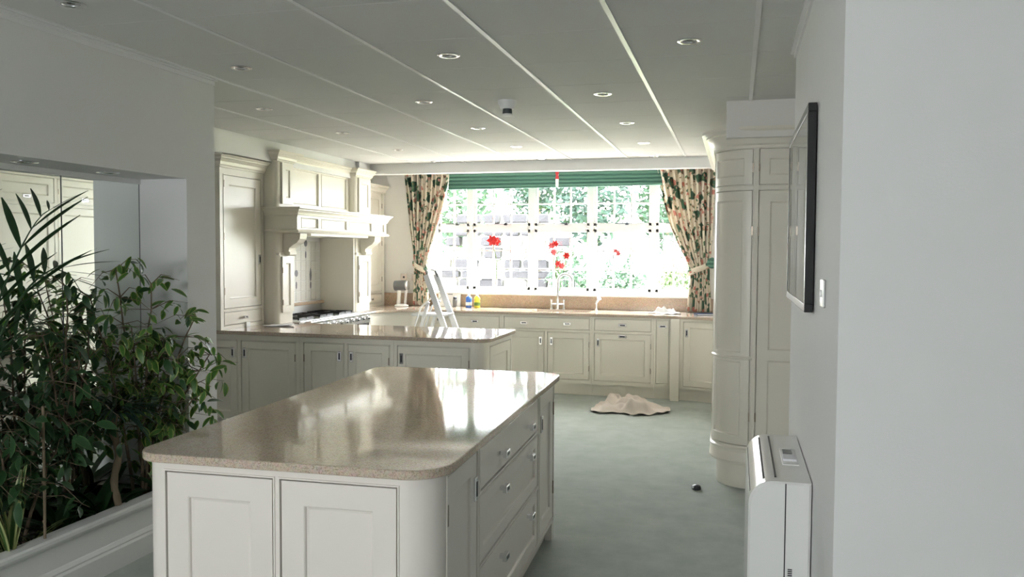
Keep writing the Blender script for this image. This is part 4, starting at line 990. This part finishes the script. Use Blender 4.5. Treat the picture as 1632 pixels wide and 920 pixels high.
# countertop mixer
t = thing('countertop_mixer', 'grey and white countertop mixer standing by the left curtain', 'mixer', (-4.0, 9.55, .9205))
mb = MB(); mb.lathe([(.085, 0), (.09, .006), (.085, .018), (.05, .03), (.02, .034)], 24); obj('foot', mb, 'white_gloss', t, local=True, smooth=True)
mb = MB(); mb.tube([(-.04, 0, .02), (-.035, 0, .1), (-.03, 0, .2)], [.028, .024, .028], 14); obj('column', mb, 'white_gloss', t, local=True, smooth=True)
mb = MB(); mb.tube([(.045, .01, .02), (.05, .01, .12), (.055, .01, .22)], [.018, .016, .02], 12); obj('side_arm', mb, 'brushed', t, local=True, smooth=True)
mb = MB(); mb.tube([(-.09, 0, .255), (-.085, 0, .255), (.06, 0, .262), (.065, 0, .262)], [.05, .064, .064, .05], 20); obj('motor_head', mb, 'grey_plastic', t, local=True, smooth=True)
mb = MB(); mb.tube([(.066, 0, .262), (.088, 0, .263), (.092, 0, .263)], [.06, .06, .045], 20); obj('end_cap', mb, 'brushed', t, local=True, smooth=True)
# stepladder
L_ = thing('stepladder', 'aluminium folding stepladder standing behind the peninsula', 'stepladder', (-3.02, 8.2, 0), math.radians(0))
def bar(name, a, b, w, d, mat='alu', par=None):
    a, b = Vector(a), Vector(b); ax = (b-a).normalized(); s = Vector((0, 1, 0)); s = (s-ax*s.dot(ax)).normalized(); n = ax.cross(s)
    mb = MB(); mb.rings([[p+s*w*i+n*d*j for i, j in ((-1, -1), (1, -1), (1, 1), (-1, 1))] for p in (a, b)]); return obj(name, mb, mat, par or L_, local=True, bevel=.003)
for y in (-.19, .19):
    bar('front_stile', (.44, y, 0), (-.08, y*.78, 1.36), .012, .03); bar('rear_leg', (-.36, y, 0), (-.05, y*.85, 1.08), .01, .018)
    bar('rubber_foot', (.445, y, 0.0), (.43, y, .04), .016, .034, 'grey_plastic'); bar('rubber_foot', (-.365, y, 0), (-.352, y, .04), .014, .022, 'grey_plastic')
for k, z in enumerate((.22, .45, .68)):
    x = .44-.52*z/1.36; obj('step', MB().box(x-.045, x+.045, -.17, .17, z-.012, z+.012), 'alu', L_, local=True, bevel=.003)
obj('platform', MB().box(-.24, .12, -.16, .16, .93, .955), 'alu', L_, local=True, bevel=.004)
mb = MB(); mb.tube([(-.06, -.148, 1.33), (-.085, -.13, 1.40), (-.09, 0, 1.42), (-.085, .13, 1.40), (-.06, .148, 1.33)], .012, 8); obj('handrail', mb, 'grey_plastic', L_, local=True, smooth=True)
mb = MB()
for y in (-.17, .17): mb.tube([(-.28, y, .30), (-.22, y, .75), (-.13, y, 1.02), (-.02, y, 1.12)], .010, 8)
obj('folding_brace', mb, 'alu', L_, local=True, smooth=True)
# cloths
def crumple(name, lab, cat, loc, sx, sy, h, mat, seed, bumps=14, n=44, edge=.25):
    rnd = random.Random(seed); B = [(rnd.uniform(-.75, .75), rnd.uniform(-.7, .7), rnd.uniform(.12, .32), rnd.uniform(0, PI), rnd.uniform(.35, 1)) for _ in range(bumps)]
    vs = []
    ph = [rnd.uniform(0, 6) for _ in range(6)]
    for i in range(n+1):
        for j in range(n+1):
            u, v = 2*i/n-1, 2*j/n-1; a = math.atan2(v, u); m = max(abs(u), abs(v)); rr = math.hypot(u, v)
            k = (m/max(rr, 1e-6)) if rr > 0 else 1
            sc = 1+edge*(math.sin(2*a+ph[0])*.5+math.sin(3*a+ph[1])*.4+math.sin(5*a+ph[2])*.3)*m
            x, y = u*k*sc, v*k*sc; z = 0
            for bx_, by_, w, an, am in B:
                dx, dy = x-bx_, y-by_; p = dx*math.cos(an)+dy*math.sin(an); q = -dx*math.sin(an)+dy*math.cos(an)
                z = max(z, am*math.exp(-(p/w)**2*.6-(q/(w*.32))**2)) if False else z+am*.55*math.exp(-(p/(w*1.6))**2-(q/(w*.45))**2)
            z *= (1-m**3)*.9+.1; z += .06*math.sin(11*x+5*y+ph[3])*math.sin(9*y-3*x+ph[4])+.07
            vs.append((x*sx, y*sy, max(.004, z*h)))
    mb = MB(); mb.add(vs, [(i*(n+1)+j, (i+1)*(n+1)+j, (i+1)*(n+1)+j+1, i*(n+1)+j+1) for i in range(n) for j in range(n)])
    o = obj(name, mb, mat, smooth=True, angle=180); o.location = loc; s = o.modifiers.new('s', 'SOLIDIFY'); s.thickness = .004
    return tag(o, lab, cat)
crumple('floor_cloth', 'crumpled beige cloth lying on the green carpet', 'cloth', (-1.04, 8.45, .002), .34, .40, .20, 'rag', 77, 22, 64)
crumple('tea_towel', 'crumpled white towel on the worktop by the right curtain', 'towel', (-.76, 9.45, .9215), .19, .13, .075, 'cloth_white', 81, 14, 40)
t = thing('notebook', 'dark blue notebook on the worktop near the tall units', 'book', (-.33, 9.3, .9205), .3); mb = MB(); mb.box(-.1, .1, -.07, .07, 0, .004); mb.box(-.1, .1, -.07, .07, .016, .02); mb.box(-.1, -.096, -.07, .07, 0, .02); obj('cover', mb, 'navy', t, local=True); obj('pages', MB().box(-.095, .097, -.067, .067, .0045, .0155), 'paper', t, local=True)
t = thing('door_stop', 'small black rubber stop lying on the carpet', 'stop', (-.236, 5.695, 0), .5)
mb = MB(); mb.lathe([(.03, 0), (.032, .008), (.026, .026), (.012, .032)], 14); obj('stop_body', mb, 'black', t, local=True, smooth=True)
mb = MB(); mb.box(-.034, -.02, -.012, .012, .012, .026); obj('tab', mb, 'paper', t, local=True)
# flowers on the sill
SZ = WZ0+.0255
def petals(mb, c, r, n, tilt, L):
    for k in range(n):
        a = 2*PI*k/n; d = Vector((math.cos(a), tilt, math.sin(a))); s = Vector((-math.sin(a), 0, math.cos(a)))
        c0 = Vector(c); mb.add([c0, c0+d*L*.5+s*r, c0+d*L+Vector((0, -.01, 0)), c0+d*L*.5-s*r], [(0, 1, 2, 3)])
t = thing('amaryllis', 'single red amaryllis in a slim vase on the window sill', 'flower', (-2.85, 9.80, SZ))
mb = MB(); mb.lathe([(.03, 0), (.032, .004), (.012, .02), (.010, .12), (.014, .16)], 14); obj('vase', mb, 'white_gloss', t, local=True, smooth=True)
mb = MB(); mb.tube([(0, 0, .12), (.005, 0, .4), (-.03, 0, .52), (-.04, -.01, .62)], .006, 6); mb.tube([(0, 0, .38), (.05, 0, .41), (.10, 0, .42)], [.004, .008, .002], 6); obj('stalk', mb, 'stem', t, local=True, smooth=True)
mb = MB(); petals(mb, (-.035, -.03, .64), .028, 6, -.5, .075); petals(mb, (.005, -.02, .63), .022, 5, .2, .06); o = obj('blossom', mb, 'red', t, local=True); s = o.modifiers.new('s', 'SOLIDIFY'); s.thickness = .003
t = thing('flower_vase', 'glass vase of red lilies on the window sill behind the tap', 'flowers', (-2.07, 9.82, SZ))
mb = MB(); mb.lathe([(.035, .002), (.05, .02), (.055, .06), (.04, .12), (.035, .15), (.045, .17)], 18, cap=False); o = obj('vase', mb, 'glass', t, local=True, smooth=True); s = o.modifiers.new('s', 'SOLIDIFY'); s.thickness = .003
for k, (dx, h, mt) in enumerate(((-.09, .58, 'pink'), (-.04, .6, 'red'), (.0, .36, 'red'), (.04, .34, 'pink'), (.1, .46, 'red'), (-.06, .5, 'pink'))):
    mb = MB(); mb.tube([(dx*.1, 0, .03), (dx*.5, 0, h*.5), (dx, -.01, h)], .004, 6); st = obj('flower_stem', mb, 'stem', t, local=True, smooth=True)
    mb = MB(); petals(mb, (dx, -.02, h), .016, 6, -.4, .05); o = obj('blossom', mb, mt, st, local=True); s = o.modifiers.new('s', 'SOLIDIFY'); s.thickness = .003
t = thing('orchid', 'thin stemmed pink orchid on the window sill right of the tap', 'flower', (-1.44, 9.82, SZ))
mb = MB(); mb.lathe([(.028, 0), (.034, .05), (.036, .055), (.03, .05)], 14); obj('pot', mb, 'white_gloss', t, local=True, smooth=True)
mb = MB(); mb.tube([(0, 0, .04), (.0, 0, .3), (-.02, 0, .44), (-.10, 0, .52), (-.16, 0, .53)], .0035, 6); mb.tube([(0, 0, .4), (.05, 0, .5), (.10, 0, .50)], .003, 6); obj('stalk', mb, 'dark_metal', t, local=True, smooth=True)
mb = MB(); petals(mb, (.09, -.01, .49), .014, 5, -.4, .04); petals(mb, (.06, -.01, .52), .012, 5, -.4, .035); o = obj('blossom', mb, 'pink', t, local=True); s = o.modifiers.new('s', 'SOLIDIFY'); s.thickness = .003

# ================================================================== GARDEN
mb = MB(); mb.box(-30, 30, 10.1, 60, -.4, -.3); tag(obj('garden_lawn', mb, 'grass'), 'sunlit lawn outside the window', 'lawn', kind='structure')
mb = MB(); mb.box(-12, 9, 10.1, 16.5, -.3, -.25); tag(obj('patio', mb, 'paving'), 'pale paved patio outside the window', 'patio', kind='structure')
def rock(mb, c, sx, sy, sz, rnd):
    n = 7; R = []
    for z, k in ((-1, .82), (-.75, 1), (.75, 1), (1, .8)):
        R.append([(c[0]+sx*k*max(-.86, min(.86, 1.2*math.cos(2*PI*i/n+.2)))*rnd.uniform(.9, 1.05), c[1]+sy*k*max(-.86, min(.86, 1.2*math.sin(2*PI*i/n+.2)))*rnd.uniform(.9, 1.05), c[2]+sz*z) for i in range(n)])
    mb.rings(R)
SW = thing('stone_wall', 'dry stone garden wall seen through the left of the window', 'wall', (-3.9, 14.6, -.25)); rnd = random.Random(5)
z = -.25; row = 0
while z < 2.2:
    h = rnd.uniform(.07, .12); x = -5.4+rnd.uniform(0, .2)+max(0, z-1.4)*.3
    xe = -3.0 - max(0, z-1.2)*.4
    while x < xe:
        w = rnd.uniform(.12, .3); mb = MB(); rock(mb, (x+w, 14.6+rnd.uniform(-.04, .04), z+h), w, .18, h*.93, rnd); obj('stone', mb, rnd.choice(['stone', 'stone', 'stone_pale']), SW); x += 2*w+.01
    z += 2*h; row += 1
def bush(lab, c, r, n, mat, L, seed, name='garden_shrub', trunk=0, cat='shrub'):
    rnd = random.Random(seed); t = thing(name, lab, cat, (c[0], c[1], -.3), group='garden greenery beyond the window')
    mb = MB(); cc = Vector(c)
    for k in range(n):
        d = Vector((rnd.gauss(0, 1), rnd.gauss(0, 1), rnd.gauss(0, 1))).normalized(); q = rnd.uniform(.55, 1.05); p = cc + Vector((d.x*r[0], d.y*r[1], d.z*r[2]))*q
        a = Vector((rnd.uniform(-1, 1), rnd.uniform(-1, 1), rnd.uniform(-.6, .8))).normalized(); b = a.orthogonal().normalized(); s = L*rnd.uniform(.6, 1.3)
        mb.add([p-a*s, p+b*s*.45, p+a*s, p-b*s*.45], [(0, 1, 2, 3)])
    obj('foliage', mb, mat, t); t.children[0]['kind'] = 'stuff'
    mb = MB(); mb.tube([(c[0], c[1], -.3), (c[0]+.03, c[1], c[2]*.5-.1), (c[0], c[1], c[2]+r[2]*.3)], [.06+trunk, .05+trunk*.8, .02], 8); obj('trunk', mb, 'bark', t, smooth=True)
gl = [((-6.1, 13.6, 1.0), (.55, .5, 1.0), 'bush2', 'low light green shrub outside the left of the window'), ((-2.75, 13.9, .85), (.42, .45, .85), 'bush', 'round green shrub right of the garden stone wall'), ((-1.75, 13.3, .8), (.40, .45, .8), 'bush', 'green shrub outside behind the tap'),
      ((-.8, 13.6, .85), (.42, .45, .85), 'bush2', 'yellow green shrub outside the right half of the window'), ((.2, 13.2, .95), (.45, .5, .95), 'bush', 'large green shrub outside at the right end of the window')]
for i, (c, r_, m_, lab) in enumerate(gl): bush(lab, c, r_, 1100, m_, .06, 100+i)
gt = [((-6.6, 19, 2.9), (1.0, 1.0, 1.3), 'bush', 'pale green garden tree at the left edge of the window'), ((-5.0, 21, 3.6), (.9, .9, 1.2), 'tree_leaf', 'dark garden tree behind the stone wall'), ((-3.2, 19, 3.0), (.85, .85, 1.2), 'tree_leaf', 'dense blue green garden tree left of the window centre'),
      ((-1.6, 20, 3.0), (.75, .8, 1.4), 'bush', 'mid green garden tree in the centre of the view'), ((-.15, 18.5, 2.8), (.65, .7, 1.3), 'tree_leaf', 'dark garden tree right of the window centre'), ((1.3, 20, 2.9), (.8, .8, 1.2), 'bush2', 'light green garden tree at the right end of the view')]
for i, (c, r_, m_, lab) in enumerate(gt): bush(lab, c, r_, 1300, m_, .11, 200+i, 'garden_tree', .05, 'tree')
